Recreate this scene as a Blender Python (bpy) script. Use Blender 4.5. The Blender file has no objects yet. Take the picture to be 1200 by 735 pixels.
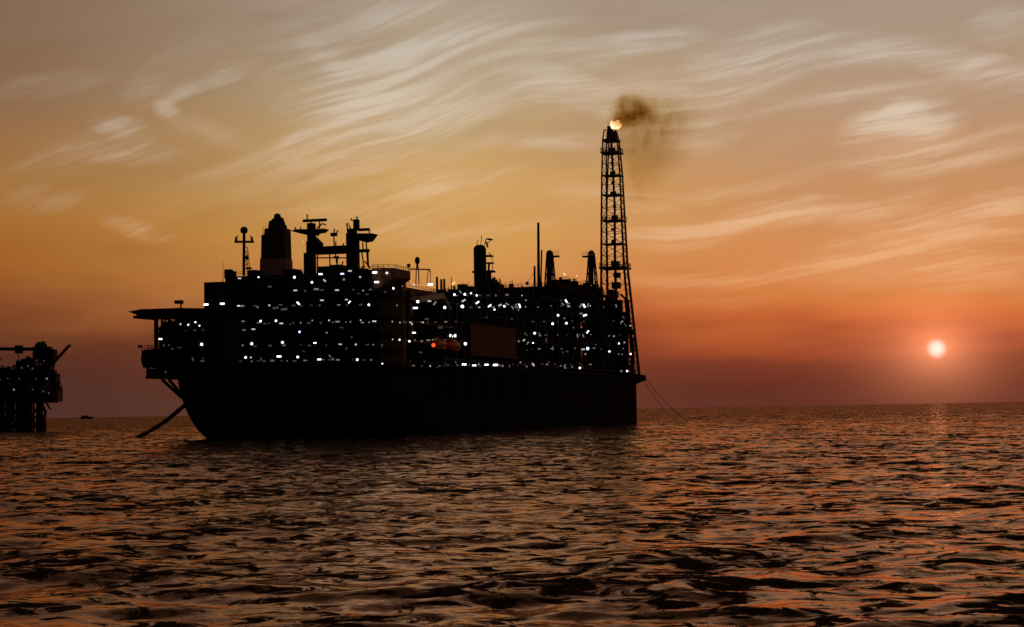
import bpy, bmesh, math, random
import numpy as np
from mathutils import Vector, Matrix

rnd = random.Random(11)
scene = bpy.context.scene
COL = scene.collection

# ------------------------------------------------------------------ camera
F = 2100.0                       # focal length in pixels of the 1200 px wide photograph
CAM_H = 5.5
PITCH = math.atan(113.5 / F)
ROLL = math.atan(0.0166)
SUN_AZ = math.atan(497 / F)      # to the right of straight ahead (+Y)
SUN_EL = math.radians(1.70)

cam = bpy.data.cameras.new('camera')
cam.sensor_width = 36.0
cam.lens = 36.0 * F / 1200.0
cam.clip_start = 1.0
cam.clip_end = 250000.0
camo = bpy.data.objects.new('camera', cam)
COL.objects.link(camo)
CAM_R = Matrix.Rotation(math.pi / 2 + PITCH, 3, 'X') @ Matrix.Rotation(-ROLL, 3, 'Z')
camo.matrix_world = Matrix.Translation((0, 0, CAM_H)) @ CAM_R.to_4x4()
scene.camera = camo


def ray(px, py):
    return CAM_R @ Vector(((px - 600) / F, -(py - 367.5) / F, -1.0))


def at_depth(px, py, depth):
    d = ray(px, py)
    return Vector((0, 0, CAM_H)) + d * (depth / d.y)


def on_sea(px, py):
    d = ray(px, py)
    return Vector((0, 0, CAM_H)) + d * (-CAM_H / d.z)


# ------------------------------------------------------------------ colour helpers
def lin(c):
    def f(x):
        x /= 255.0
        return x / 12.92 if x <= 0.04045 else ((x + 0.055) / 1.055) ** 2.4
    return (f(c[0]), f(c[1]), f(c[2]), 1.0)


# ------------------------------------------------------------------ world (dusk sky with cirrus)
world = bpy.data.worlds.new('World')
scene.world = world
world.use_nodes = True
NT = world.node_tree
NT.nodes.clear()


class Nodes:
    def __init__(self, tree):
        self.t = tree

    def new(self, kind, **kw):
        n = self.t.nodes.new(kind)
        for k, v in kw.items():
            setattr(n, k, v)
        return n

    def put(self, sock, v):
        if isinstance(v, bpy.types.NodeSocket):
            self.t.links.new(v, sock)
        else:
            sock.default_value = v

    def math(self, op, a, b=None, c=None, clamp=False):
        n = self.new('ShaderNodeMath', operation=op, use_clamp=clamp)
        for i, v in enumerate((a, b, c)):
            if v is not None:
                self.put(n.inputs[i], v)
        return n.outputs[0]

    def remap(self, v, a, b, c=0.0, d=1.0, kind='SMOOTHSTEP'):
        n = self.new('ShaderNodeMapRange', interpolation_type=kind)
        self.put(n.inputs[0], v)
        for i, x in enumerate((a, b, c, d)):
            self.put(n.inputs[i + 1], x)
        return n.outputs[0]

    def ramp(self, fac, stops, interp='LINEAR'):
        n = self.new('ShaderNodeValToRGB')
        r = n.color_ramp
        r.interpolation = interp
        while len(r.elements) > 1:
            r.elements.remove(r.elements[-1])
        r.elements[0].position = stops[0][0]
        r.elements[0].color = stops[0][1]
        for p, c in stops[1:]:
            e = r.elements.new(p)
            e.color = c
        self.put(n.inputs[0], fac)
        return n.outputs[0]

    def mix(self, fac, a, b, blend='MIX'):
        n = self.new('ShaderNodeMix', data_type='RGBA', blend_type=blend)
        self.put(n.inputs[0], fac)
        self.put(n.inputs[6], a)
        self.put(n.inputs[7], b)
        return n.outputs[2]

    def noise(self, vec, scale, detail=4.0, rough=0.55, dist=0.0, dim='2D'):
        n = self.new('ShaderNodeTexNoise', noise_dimensions=dim)
        self.put(n.inputs['Vector'], vec)
        n.inputs['Scale'].default_value = scale
        n.inputs['Detail'].default_value = detail
        n.inputs['Roughness'].default_value = rough
        n.inputs['Distortion'].default_value = dist
        return n.outputs['Fac'], n.outputs['Color']

    def mapping(self, vec, loc=(0, 0, 0), rot=(0, 0, 0), scale=(1, 1, 1), kind='POINT'):
        n = self.new('ShaderNodeMapping', vector_type=kind)
        self.put(n.inputs[0], vec)
        n.inputs[1].default_value = loc
        n.inputs[2].default_value = rot
        n.inputs[3].default_value = scale
        return n.outputs[0]

    def vmath(self, op, a, b=None, s=None):
        n = self.new('ShaderNodeVectorMath', operation=op)
        self.put(n.inputs[0], a)
        if b is not None:
            self.put(n.inputs[1], b)
        if s is not None:
            self.put(n.inputs['Scale'], s)
        return n.outputs[0]


W = Nodes(NT)
tc = W.new('ShaderNodeTexCoord').outputs['Generated']
sep = W.new('ShaderNodeSeparateXYZ')
NT.links.new(tc, sep.inputs[0])
az = W.math('ARCTAN2', sep.outputs[0], sep.outputs[1])
el = W.math('ARCSINE', sep.outputs[2])
U = W.math('MULTIPLY', az, F)           # azimuth and elevation, in 1/2100 rad
V = W.math('MULTIPLY', el, F)
daz = W.math('ABSOLUTE', W.math('SUBTRACT', az, SUN_AZ))
daz = W.math('MINIMUM', daz, W.math('SUBTRACT', 2 * math.pi, daz))
comb = W.new('ShaderNodeCombineXYZ')
NT.links.new(U, comb.inputs[0])
NT.links.new(V, comb.inputs[1])
UV = comb.outputs[0]

VS = 1500.0
vf = W.math('DIVIDE', V, VS)


def sky_stops(rows):
    return [(v / VS, lin(c)) for v, c in rows]


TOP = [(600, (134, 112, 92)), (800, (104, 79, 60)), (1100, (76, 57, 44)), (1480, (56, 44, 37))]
lowbank, _ = W.noise(W.mapping(UV, (0, 0, 0), (0, 0, 0), (0.0030, 0.013, 1)), 1.0, 3.0, 0.55)
shift = W.math('MULTIPLY', W.math('MULTIPLY', W.math('SUBTRACT', lowbank, 0.5), 0.055), W.remap(V, 20.0, 90.0))
vf2 = W.math('ADD', vf, shift)
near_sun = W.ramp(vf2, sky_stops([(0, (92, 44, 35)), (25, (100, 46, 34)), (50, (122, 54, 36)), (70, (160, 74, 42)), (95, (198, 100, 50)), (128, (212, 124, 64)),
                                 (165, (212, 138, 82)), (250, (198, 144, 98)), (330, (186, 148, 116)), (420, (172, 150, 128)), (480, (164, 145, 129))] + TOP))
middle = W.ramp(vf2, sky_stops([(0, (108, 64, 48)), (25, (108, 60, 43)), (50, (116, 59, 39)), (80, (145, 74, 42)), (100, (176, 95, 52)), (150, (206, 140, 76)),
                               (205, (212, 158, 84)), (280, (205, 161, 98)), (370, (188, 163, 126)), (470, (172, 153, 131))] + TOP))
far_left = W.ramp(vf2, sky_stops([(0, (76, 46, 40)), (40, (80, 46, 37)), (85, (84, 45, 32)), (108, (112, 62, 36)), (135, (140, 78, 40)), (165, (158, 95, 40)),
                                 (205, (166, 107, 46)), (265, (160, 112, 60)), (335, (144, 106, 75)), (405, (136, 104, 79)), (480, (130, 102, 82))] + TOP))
behind = W.ramp(vf, sky_stops([(0, (44, 34, 36)), (100, (56, 42, 42)), (300, (72, 58, 56)), (600, (72, 60, 58)), (900, (66, 56, 54)), (1480, (60, 52, 50))]))
sky = W.mix(W.remap(daz, 0.05, 0.30), near_sun, middle)
sky = W.mix(W.remap(daz, 0.24, 0.54), sky, far_left)
sky = W.mix(W.remap(daz, 0.55, 2.4), sky, behind)

# domain warp for the cirrus
_, wc = W.noise(UV, 0.0031, 1.0, 0.4)
w1 = W.vmath('SCALE', W.vmath('SUBTRACT', wc, (0.5, 0.5, 0.5)), s=50.0)
_, wc2 = W.noise(W.mapping(UV, (0, 0, 0), (0, 0, 0), (0.5, 1, 1)), 0.030, 3.0, 0.55)
w2 = W.vmath('SCALE', W.vmath('SUBTRACT', wc2, (0.5, 0.5, 0.5)), s=11.0)
P0 = W.vmath('MULTIPLY', W.vmath('ADD', UV, w1), (1.0, 1.0, 0.0))
P = W.vmath('MULTIPLY', W.vmath('ADD', P0, w2), (1.0, 1.0, 0.0))


def uv_of(px, py):
    d = ray(px, py).normalized()
    return math.atan2(d.x, d.y) * F, math.asin(d.z) * F


# long soft bands of cirrus, each given as the two ends of its axis, a half width and a strength
STREAKS = [
    (320, 75, 570, 120, 80, .36), (292, 84, 215, 116, 9, .50), (225, 108, 188, 132, 10, .45), (188, 130, 212, 156, 9, .35), (200, 148, 285, 176, 11, .55), (118, 150, 180, 172, 13, .48), (90, 186, 215, 190, 11, .42), (150, 120, 200, 110, 18, .2), (300, 200, 480, 150, 16, .34), (330, 140, 520, 118, 20, .34), (380, 210, 500, 176, 12, .34), (440, 128, 560, 100, 12, .40), (340, 52, 420, 100, 14, .3),
    (590, 40, 410, 96, 14, .44), (470, 60, 360, 110, 12, .3), (585, 92, 715, 118, 17, .85), (650, 66, 810, 38, 13, .62), (540, 62, 690, 72, 18, .36), (575, 172, 700, 162, 10, .40),
    (440, 240, 610, 205, 26, .34), (360, 250, 540, 275, 18, .22), (800, 92, 955, 60, 34, .62), (930, 72, 1090, 72, 18, .58), (1060, 76, 1215, 108, 17, .60),
    (990, 172, 1115, 156, 30, .62), (1030, 152, 1078, 140, 14, 1.1), (1050, 164, 1108, 150, 15, .9), (995, 160, 1050, 150, 9, .5), (1140, 48, 1230, 30, 20, .44), (720, 280, 890, 252, 14, .66), (850, 248, 1010, 240, 14, .58),
    (985, 262, 1090, 232, 12, .38), (950, 300, 1230, 242, 18, .90), (1000, 283, 1230, 276, 10, .40), (930, 318, 1220, 318, 20, .80), (740, 328, 960, 318, 12, .36),
    (1040, 208, 1210, 182, 11, .28), (128, 266, 205, 284, 9, .34), (150, 275, 185, 290, 7, .2), (700, 118, 860, 140, 34, .40), (640, 222, 800, 240, 14, .22), (0, 230, 120, 245, 14, .14),
    (760, 350, 900, 345, 9, .18), (10, 120, 130, 96, 12, .16), (420, 20, 600, 8, 30, .26),
    (330, 185, 470, 95, 12, .42), (360, 215, 560, 120, 10, .36), (450, 180, 640, 110, 9, .38), (400, 70, 640, 30, 10, .4), (500, 130, 720, 100, 9, .3), (250, 215, 380, 190, 9, .22), (880, 130, 1100, 108, 9, .3), (960, 195, 1210, 160, 9, .28), (760, 225, 960, 205, 8, .22), (480, 290, 640, 262, 9, .2), (20, 200, 150, 180, 8, .2),
]
acc = None
for x0, y0, x1, y1, hw, s in STREAKS:
    a0, b0 = uv_of(x0, y0)
    a1, b1 = uv_of(x1, y1)
    L = math.hypot(a1 - a0, b1 - b0)
    m = W.mapping(P, ((a0 + a1) / 2, (b0 + b1) / 2, 0), (0, 0, math.atan2(b1 - b0, a1 - a0)), (L * 0.66, hw * 1.45, 1), 'TEXTURE')
    g = W.new('ShaderNodeTexGradient', gradient_type='SPHERICAL')
    NT.links.new(m, g.inputs[0])
    acc = W.math('MULTIPLY_ADD', g.outputs[1], s * 1.55, 0.0 if acc is None else acc)
fib = W.mapping(W.mapping(P0, rot=(0, 0, math.radians(-6))), scale=(0.0040, 0.060, 1))
fb, _ = W.noise(fib, 1.0, 7.0, 0.66, 0.0)
fib2 = W.mapping(W.mapping(P0, (90, 40, 0), (0, 0, math.radians(-19))), scale=(0.0040, 0.058, 1))
fb2, _ = W.noise(fib2, 1.0, 6.0, 0.66, 0.0)
side_ = W.remap(U, -120.0, 160.0)
fb = W.math('ADD', W.math('MULTIPLY', fb, side_), W.math('MULTIPLY', fb2, W.math('SUBTRACT', 1.0, side_)))
fb = W.remap(fb, 0.37, 0.66)
soft, _ = W.noise(W.mapping(W.mapping(P0, (37, 11, 0), (0, 0, math.radians(-14))), scale=(0.0022, 0.0085, 1)), 1.0, 5.0, 0.55, 0.4)
veil = W.math('MULTIPLY', W.remap(soft, 0.50, 0.78), W.remap(V, 60.0, 240.0))
cov = W.math('MULTIPLY', acc, W.math('MULTIPLY_ADD', W.math('POWER', fb, 1.3), 1.45, 0.26))
cov = W.math('MULTIPLY_ADD', veil, W.math('MULTIPLY_ADD', fb, 0.15, 0.05), cov)
cov = W.math('SUBTRACT', 1.0, W.math('EXPONENT', W.math('MULTIPLY', cov, -1.05)))
cov = W.math('MULTIPLY', cov, 0.80)
cloud = W.ramp(vf, sky_stops([(60, (190, 100, 58)), (140, (238, 172, 118)), (230, (240, 200, 158)), (330, (226, 208, 186)), (450, (206, 198, 188)), (900, (120, 108, 100)), (1480, (80, 72, 68))]))
dim = W.remap(daz, 0.28, 0.58, 1.0, 0.52)
cloud = W.mix(1.0, cloud, W.mix(dim, (0.25, 0.22, 0.2, 1), (1, 1, 1, 1)), 'MULTIPLY')
sky = W.mix(cov, sky, cloud)
# thin darker gaps between the bands
gap, _ = W.noise(W.mapping(W.mapping(P0, (5, 71, 0), (0, 0, math.radians(-12))), scale=(0.0035, 0.016, 1)), 1.0, 4.0, 0.5, 0.3)
sky = W.mix(W.math('MULTIPLY', W.remap(gap, 0.48, 0.75), 0.20), sky, W.mix(1.0, sky, (0.62, 0.50, 0.42, 1), 'MULTIPLY'))

# the sun: a small disc low in the haze with its own glow
sd = Vector((math.sin(SUN_AZ) * math.cos(SUN_EL), math.cos(SUN_AZ) * math.cos(SUN_EL), math.sin(SUN_EL)))
dv = W.vmath('SUBTRACT', tc, tuple(sd))
dl = W.new('ShaderNodeVectorMath', operation='LENGTH')
NT.links.new(W.vmath('MULTIPLY', dv, (1.0, 1.0, 1.25)), dl.inputs[0])
ang = dl.outputs['Value']
g1 = W.math('EXPONENT', W.math('MULTIPLY', ang, -56.0))
g2 = W.math('EXPONENT', W.math('MULTIPLY', ang, -15.0))
glow = W.mix(1.0, W.mix(g1, (0, 0, 0, 1), (0.95, 0.32, 0.14, 1)), W.mix(g2, (0, 0, 0, 1), (0.045, 0.010, 0.003, 1)), 'ADD')
dl2 = W.new('ShaderNodeVectorMath', operation='LENGTH')
NT.links.new(dv, dl2.inputs[0])
disc = W.remap(dl2.outputs['Value'], 0.0010, 0.0066, 1.0, 0.0)
sky = W.mix(1.0, sky, glow, 'ADD')
sky = W.mix(disc, sky, (1.15, 0.90, 0.74, 1))
# below the horizon (never seen past the sea)
sky = W.mix(W.remap(V, -60.0, -5.0), (0.02, 0.012, 0.01, 1), sky)

nish = W.new('ShaderNodeTexSky', sky_type='NISHITA')
nish.sun_disc = False
nish.sun_elevation = SUN_EL
nish.sun_rotation = SUN_AZ
nish.dust_density = 6.0
nish.air_density = 2.0
bg1 = W.new('ShaderNodeBackground')
NT.links.new(sky, bg1.inputs[0])
bg1.inputs[1].default_value = 1.0
bg2 = W.new('ShaderNodeBackground')
NT.links.new(nish.outputs[0], bg2.inputs[0])
bg2.inputs[1].default_value = 0.0015
add = W.new('ShaderNodeAddShader')
NT.links.new(bg1.outputs[0], add.inputs[0])
NT.links.new(bg2.outputs[0], add.inputs[1])
wo = W.new('ShaderNodeOutputWorld')
NT.links.new(add.outputs[0], wo.inputs[0])
world.cycles.sampling_method = 'NONE'

# ------------------------------------------------------------------ sun lamp (dim, low, behind the ship)
sl = bpy.data.lights.new('sun', 'SUN')
sl.energy = 0.0003
sl.angle = math.radians(0.53)
sl.color = (1.0, 0.45, 0.18)
slo = bpy.data.objects.new('sun', sl)
COL.objects.link(slo)
slo.rotation_euler = sd.to_track_quat('Z', 'Y').to_euler()

# ------------------------------------------------------------------ render look
scene.view_settings.view_transform = 'Standard'
scene.view_settings.look = 'None'
scene.view_settings.exposure = 0.0
scene.view_settings.gamma = 1.0
scene.view_settings.use_curve_mapping = False
scene.render.engine = 'CYCLES'
scene.cycles.use_denoising = True
scene.cycles.max_bounces = 5
scene.cycles.diffuse_bounces = 2
scene.cycles.glossy_bounces = 3
scene.cycles.volume_bounces = 0
scene.cycles.caustics_reflective = False
scene.cycles.caustics_refractive = False


# ------------------------------------------------------------------ materials
def material(name, base, rough=0.6, metal=0.0, vary=0.35, scale=0.4, wear=None, spec=0.08):
    m = bpy.data.materials.new(name)
    m.use_nodes = True
    n = Nodes(m.node_tree)
    b = m.node_tree.nodes['Principled BSDF']
    co = n.new('ShaderNodeTexCoord').outputs['Object']
    f, _ = n.noise(co, scale, 4.0, 0.6, dim='3D')
    f = n.remap(f, 0.3, 0.7)
    lo = tuple(c * (1 - vary) for c in base) + (1,)
    hi = tuple(min(1, c * (1 + vary)) for c in base) + (1,)
    c = n.mix(f, lo, hi)
    if wear:
        s, _ = n.noise(n.mapping(co, scale=(1, 1, 0.12)), scale * 2.3, 3.0, 0.65, dim='3D')
        c = n.mix(n.remap(s, 0.56, 0.68, 0.0, 0.8), c, wear + (1,))
    n.put(b.inputs['Base Color'], c)
    b.inputs['Roughness'].default_value = rough
    b.inputs['Metallic'].default_value = metal
    b.inputs['Specular IOR Level'].default_value = spec
    return m


def emitter(name, col, strength):
    m = bpy.data.materials.new(name)
    m.use_nodes = True
    t = m.node_tree
    t.nodes.clear()
    n = Nodes(t)
    e = n.new('ShaderNodeEmission')
    e.inputs[0].default_value = col + (1,)
    e.inputs[1].default_value = strength
    o = n.new('ShaderNodeOutputMaterial')
    t.links.new(e.outputs[0], o.inputs[0])
    return m


M = {
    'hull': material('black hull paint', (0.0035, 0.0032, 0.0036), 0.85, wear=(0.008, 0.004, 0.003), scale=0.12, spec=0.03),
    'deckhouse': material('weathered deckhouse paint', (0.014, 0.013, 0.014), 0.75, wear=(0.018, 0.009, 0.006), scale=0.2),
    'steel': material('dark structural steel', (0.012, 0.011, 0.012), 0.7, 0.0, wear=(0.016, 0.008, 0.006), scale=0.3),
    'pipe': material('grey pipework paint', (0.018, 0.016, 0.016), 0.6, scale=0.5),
    'oxide': material('red oxide paint', (0.10, 0.010, 0.010), 0.65, wear=(0.08, 0.03, 0.02), scale=0.3),
    'brown': material('brown primer paint', (0.20, 0.095, 0.055), 0.65, wear=(0.06, 0.03, 0.018), scale=0.3),
    'funnel': material('dull red funnel paint', (0.060, 0.022, 0.018), 0.65, scale=0.3),
    'funnel_base': material('faded brown funnel band', (0.30, 0.15, 0.12), 0.7, scale=0.3),
    'tower': material('flare tower grey paint', (0.05, 0.046, 0.05), 0.5, scale=0.6),
    'orange': material('orange lifeboat shell', (0.62, 0.12, 0.02), 0.45, vary=0.15, scale=0.6),
    'cream': material('pale crane paint', (0.55, 0.42, 0.30), 0.6, wear=(0.25, 0.15, 0.1), scale=0.5),
    'glass': material('dark window glass', (0.01, 0.012, 0.014), 0.08, vary=0.1),
    'rubber': material('black hose rubber', (0.015, 0.013, 0.012), 0.7, scale=1.0),
    'chain': material('rusty chain steel', (0.045, 0.030, 0.022), 0.7, scale=1.0),
    'white': emitter('white lamp glow', (0.93, 0.95, 1.0), 3.0),
    'cool': emitter('cool lamp glow', (0.62, 0.72, 1.0), 2.0),
    'soft': emitter('soft lamp glow', (1.0, 0.93, 0.86), 0.62),
    'dim': emitter('dim lamp glow', (0.9, 0.85, 0.8), 0.20),
    'faint': emitter('faint lamp glow', (0.85, 0.80, 0.76), 0.06),
    'warm': emitter('warm lamp glow', (1.0, 0.55, 0.25), 1.4),
    'red': emitter('red beacon glow', (1.0, 0.10, 0.03), 1.3),
}


# ------------------------------------------------------------------ mesh building
def unit(a):
    l = math.sqrt(sum(x * x for x in a)) or 1.0
    return tuple(x / l for x in a)


class MB:
    def __init__(self):
        self.v = []
        self.f = []
        self.mi = []
        self.m = 0

    def _f(self, *idx):
        self.f.append(idx)
        self.mi.append(self.m)

    def hexa(self, p):
        b = len(self.v)
        self.v += [tuple(q) for q in p]
        for q in ((3, 2, 1, 0), (4, 5, 6, 7), (0, 1, 5, 4), (1, 2, 6, 5), (2, 3, 7, 6), (3, 0, 4, 7)):
            self._f(*[b + i for i in q])
        return self

    def box(self, a, c):
        x0, x1 = sorted((a[0], c[0])); y0, y1 = sorted((a[1], c[1])); z0, z1 = sorted((a[2], c[2]))
        return self.hexa([(x0, y0, z0), (x1, y0, z0), (x1, y1, z0), (x0, y1, z0), (x0, y0, z1), (x1, y0, z1), (x1, y1, z1), (x0, y1, z1)])

    def frame(self, p0, p1):
        d = Vector(p1) - Vector(p0)
        d.normalize()
        up = Vector((0, 0, 1)) if abs(d.z) < 0.9 else Vector((1, 0, 0))
        a = d.cross(up).normalized()
        return a, a.cross(d).normalized()

    def bar(self, p0, p1, w, h=None):
        h = w if h is None else h
        a, b = self.frame(p0, p1)
        pts = []
        for p in (p0, p1):
            p = Vector(p)
            for s, t in ((-1, -1), (1, -1), (1, 1), (-1, 1)):
                pts.append(p + a * s * w / 2 + b * t * h / 2)
        return self.hexa(pts)

    def tube(self, p0, p1, r0, r1=None, n=8, cap=True):
        r1 = r0 if r1 is None else r1
        a, b = self.frame(p0, p1)
        k = len(self.v)
        for p, r in ((p0, r0), (p1, r1)):
            p = Vector(p)
            for i in range(n):
                t = 2 * math.pi * i / n
                self.v.append(tuple(p + a * math.cos(t) * r + b * math.sin(t) * r))
        for i in range(n):
            j = (i + 1) % n
            self._f(k + i, k + j, k + n + j, k + n + i)
        if cap:
            self._f(*[k + i for i in range(n)][::-1])
            self._f(*[k + n + i for i in range(n)])
        return self

    def path(self, pts, r, n=6):
        k = len(self.v)
        m = len(pts)
        for q, p in enumerate(pts):
            a, b = self.frame(pts[max(0, q - 1)], pts[min(m - 1, q + 1)])
            p = Vector(p)
            rr = r[q] if isinstance(r, (list, tuple)) else r
            for i in range(n):
                t = 2 * math.pi * i / n
                self.v.append(tuple(p + a * math.cos(t) * rr + b * math.sin(t) * rr))
        for q in range(m - 1):
            for i in range(n):
                j = (i + 1) % n
                self._f(k + q * n + i, k + q * n + j, k + (q + 1) * n + j, k + (q + 1) * n + i)
        self._f(*[k + i for i in range(n)][::-1])
        self._f(*[k + (m - 1) * n + i for i in range(n)])
        return self

    def lathe(self, c, axis, prof, n=12):
        """prof: (distance along axis, radius)"""
        ax = Vector(axis).normalized()
        pts = [Vector(c) + ax * d for d, r in prof]
        a, b = self.frame(pts[0], pts[-1])
        k = len(self.v)
        for p, (d, r) in zip(pts, prof):
            for i in range(n):
                t = 2 * math.pi * i / n
                self.v.append(tuple(p + a * math.cos(t) * r + b * math.sin(t) * r))
        for q in range(len(prof) - 1):
            for i in range(n):
                j = (i + 1) % n
                self._f(k + q * n + i, k + q * n + j, k + (q + 1) * n + j, k + (q + 1) * n + i)
        self._f(*[k + i for i in range(n)][::-1])
        self._f(*[k + (len(prof) - 1) * n + i for i in range(n)])
        return self

    def ball(self, c, r, n=10, sz=1.0):
        prof = [(-r * sz * math.cos(math.pi * (i + 0.02) / 6.04), max(0.01, r * math.sin(math.pi * (i + 0.02) / 6.04))) for i in range(7)]
        return self.lathe(c, (0, 0, 1), prof, n)

    def capsule(self, p0, p1, r, n=12):
        d = (Vector(p1) - Vector(p0))
        L = d.length
        e = r * 0.55
        prof = [(0, r * .08), (e * .25, r * .6), (e * .6, r * .88), (e, r), (L - e, r), (L - e * .6, r * .88), (L - e * .25, r * .6), (L, r * .08)]
        return self.lathe(p0, d, prof, n)

    def mesh(self, name, mats, smooth=False):
        me = bpy.data.meshes.new(name)
        me.from_pydata(self.v, [], self.f)
        bm = bmesh.new()
        bm.from_mesh(me)
        bmesh.ops.recalc_face_normals(bm, faces=bm.faces)
        bm.to_mesh(me)
        bm.free()
        for m in (mats if isinstance(mats, (list, tuple)) else [mats]):
            me.materials.append(M[m] if isinstance(m, str) else m)
        if any(self.mi):
            me.polygons.foreach_set('material_index', self.mi)
        if smooth:
            me.polygons.foreach_set('use_smooth', [True] * len(me.polygons))
            me.set_sharp_from_angle(angle=math.radians(40))
        me.update()
        return me

    def build(self, name, mats, parent=None, smooth=False):
        o = bpy.data.objects.new(name, self.mesh(name, mats, smooth))
        COL.objects.link(o)
        o.parent = parent
        return o


def tag(o, label=None, cat=None, group=None, kind=None):
    for k, v in (('label', label), ('category', cat), ('group', group), ('kind', kind)):
        if v:
            o[k] = v
    return o


def empty(name, loc, rz=0.0):
    o = bpy.data.objects.new(name, None)
    COL.objects.link(o)
    o.location = loc
    o.rotation_euler = (0, 0, rz)
    o.empty_display_size = 2.0
    return o


def rail(mb, pts, h=1.1, step=2.4, r=0.05):
    """posts and two bars along a polyline"""
    for a, b in zip(pts[:-1], pts[1:]):
        a = Vector(a); b = Vector(b)
        n = max(1, round((b - a).length / step))
        for i in range(n + 1):
            p = a.lerp(b, i / n)
            mb.bar(p, p + Vector((0, 0, h)), r * 1.6)
        for q in (h, h * .55):
            mb.bar(a + Vector((0, 0, q)), b + Vector((0, 0, q)), r * 1.6)
    return mb


# ------------------------------------------------------------------ the sea
def build_sea():
    r = np.random.default_rng(5)
    ys = [-30000., -8000., -2000., -500., -120., -30., 0., 15.]
    y = 24.0
    while y < 1700:
        ys.append(y)
        y += 0.0037 * y + 0.02
    while y < 90000:
        ys.append(y)
        y *= 1.10
    ys = np.array(ys)
    nc = 600
    s = np.linspace(-1, 1, nc)
    side = np.array([1.12, 1.35, 1.8, 2.8, 6, 18, 60.])
    s = np.concatenate([-side[::-1], s, side])
    half = 0.43 * np.maximum(ys, 24) + 22
    X = s[None, :] * half[:, None]
    Y = np.repeat(ys[:, None], len(s), 1)
    Z = np.zeros_like(X)
    DX = np.zeros_like(X)
    DY = np.zeros_like(X)
    # local grid spacing decides which waves the sheet can carry
    sx = np.gradient(X, axis=1)
    sy = np.gradient(Y, axis=0)
    sp = np.maximum(np.abs(sx), np.abs(sy)).astype(np.float32)
    n = 150
    lam = np.exp(r.uniform(math.log(1.6), math.log(24), n))
    k = 2 * np.pi / lam
    th = math.radians(-78) + r.normal(0, 0.72, n)          # running mostly towards the camera
    wide = lam < 4
    th[wide] += r.normal(0, 0.5, wide.sum())
    amp = 0.0031 * lam ** 1.06 * np.exp(-(lam / 13.0) ** 2) * r.uniform(0.55, 1.3, n)
    ph = r.uniform(0, 2 * np.pi, n)
    rows = slice(8, len(ys))
    x = X[rows].astype(np.float32)
    yv = Y[rows].astype(np.float32)
    spr = sp[rows]
    z = np.zeros_like(x); dx = np.zeros_like(x); dy = np.zeros_like(x)
    # wind patches: rough and calmer areas
    patch = (0.82 + 0.22 * np.sin(x * .031 + 1.3 * np.sin(yv * .017)) * np.sin(yv * .023 + 2.0) + 0.12 * np.sin(x * .011 + yv * .006)).astype(np.float32)
    for i in range(n):
        fade = np.clip((lam[i] / spr - 2.2) / 2.5, 0, 1)
        ok = fade.max(axis=1) > 0
        if not ok.any():
            continue
        last = np.nonzero(ok)[0][-1] + 1
        q = slice(0, last)
        kx, ky = k[i] * math.cos(th[i]), k[i] * math.sin(th[i])
        a = (kx * x[q] + ky * yv[q] + ph[i]).astype(np.float32)
        A = fade[q] * amp[i] * patch[q]
        z[q] += A * np.cos(a)
        sn = A * np.sin(a) * 1.0
        dx[q] -= math.cos(th[i]) * sn
        dy[q] -= math.sin(th[i]) * sn
    Z[rows] = z; DX[rows] = dx; DY[rows] = dy
    co = np.stack([X + DX, Y + DY, Z], -1).reshape(-1, 3).astype(np.float32)
    nr, ncol = X.shape
    idx = np.arange(nr * ncol, dtype=np.int32).reshape(nr, ncol)
    q = np.stack([idx[:-1, :-1], idx[:-1, 1:], idx[1:, 1:], idx[1:, :-1]], -1).reshape(-1)
    me = bpy.data.meshes.new('sea')
    me.vertices.add(nr * ncol)
    me.vertices.foreach_set('co', co.ravel())
    nf = len(q) // 4
    me.loops.add(nf * 4)
    me.loops.foreach_set('vertex_index', q)
    me.polygons.add(nf)
    me.polygons.foreach_set('loop_start', np.arange(0, nf * 4, 4, dtype=np.int32))
    me.polygons.foreach_set('use_smooth', np.ones(nf, dtype=bool))
    me.update(calc_edges=True)

    m = bpy.data.materials.new('dark sea water')
    m.use_nodes = True
    n = Nodes(m.node_tree)
    m.node_tree.nodes.remove(m.node_tree.nodes['Principled BSDF'])
    body = n.new('ShaderNodeBsdfDiffuse')
    body.inputs[0].default_value = (0.010, 0.006, 0.004, 1)
    shine = n.new('ShaderNodeBsdfGlossy', distribution='GGX')
    shine.inputs[0].default_value = (0.94, 0.62, 0.46, 1)          # warm tint put into the reflection, standing in for orange sky light
    shine.inputs[1].default_value = 0.08
    fres = n.new('ShaderNodeFresnel')
    fres.inputs[0].default_value = 1.33
    co = n.new('ShaderNodeTexCoord').outputs['Object']
    flat = n.vmath('MULTIPLY', co, (1, 1, 0))
    # wavelets too small for the sheet: each point gets the slope of the ripple that stands there,
    # gentle backs and short steep fronts; farther out the sea is rougher
    f1, c1 = n.noise(n.mapping(flat, rot=(0, 0, 0.22), scale=(0.62, 0.70, 1)), 1.0, 6.0, 0.68, 0.5)
    f2, c2 = n.noise(n.mapping(flat, rot=(0, 0, -0.3), scale=(1.5, 2.6, 1)), 1.0, 3.0, 0.6)
    sp_ = n.new('ShaderNodeSeparateXYZ')
    n.put(sp_.inputs[0], co)
    far = n.remap(sp_.outputs[1], 150.0, 900.0, 0.0, 1.0, 'LINEAR')
    f3, _ = n.noise(n.mapping(flat, rot=(0, 0, 0.1), scale=(0.085, 0.15, 1)), 1.0, 2.0, 0.5)
    fs = n.math('ADD', n.math('MULTIPLY_ADD', far, 0.085, f1), n.math('MULTIPLY', n.math('SUBTRACT', f3, 0.5), 0.42))
    front = n.math('MULTIPLY', n.remap(fs, 0.485, 0.61), 0.40)
    back = n.math('MULTIPLY_ADD', far, 0.02, 0.0)
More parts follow.
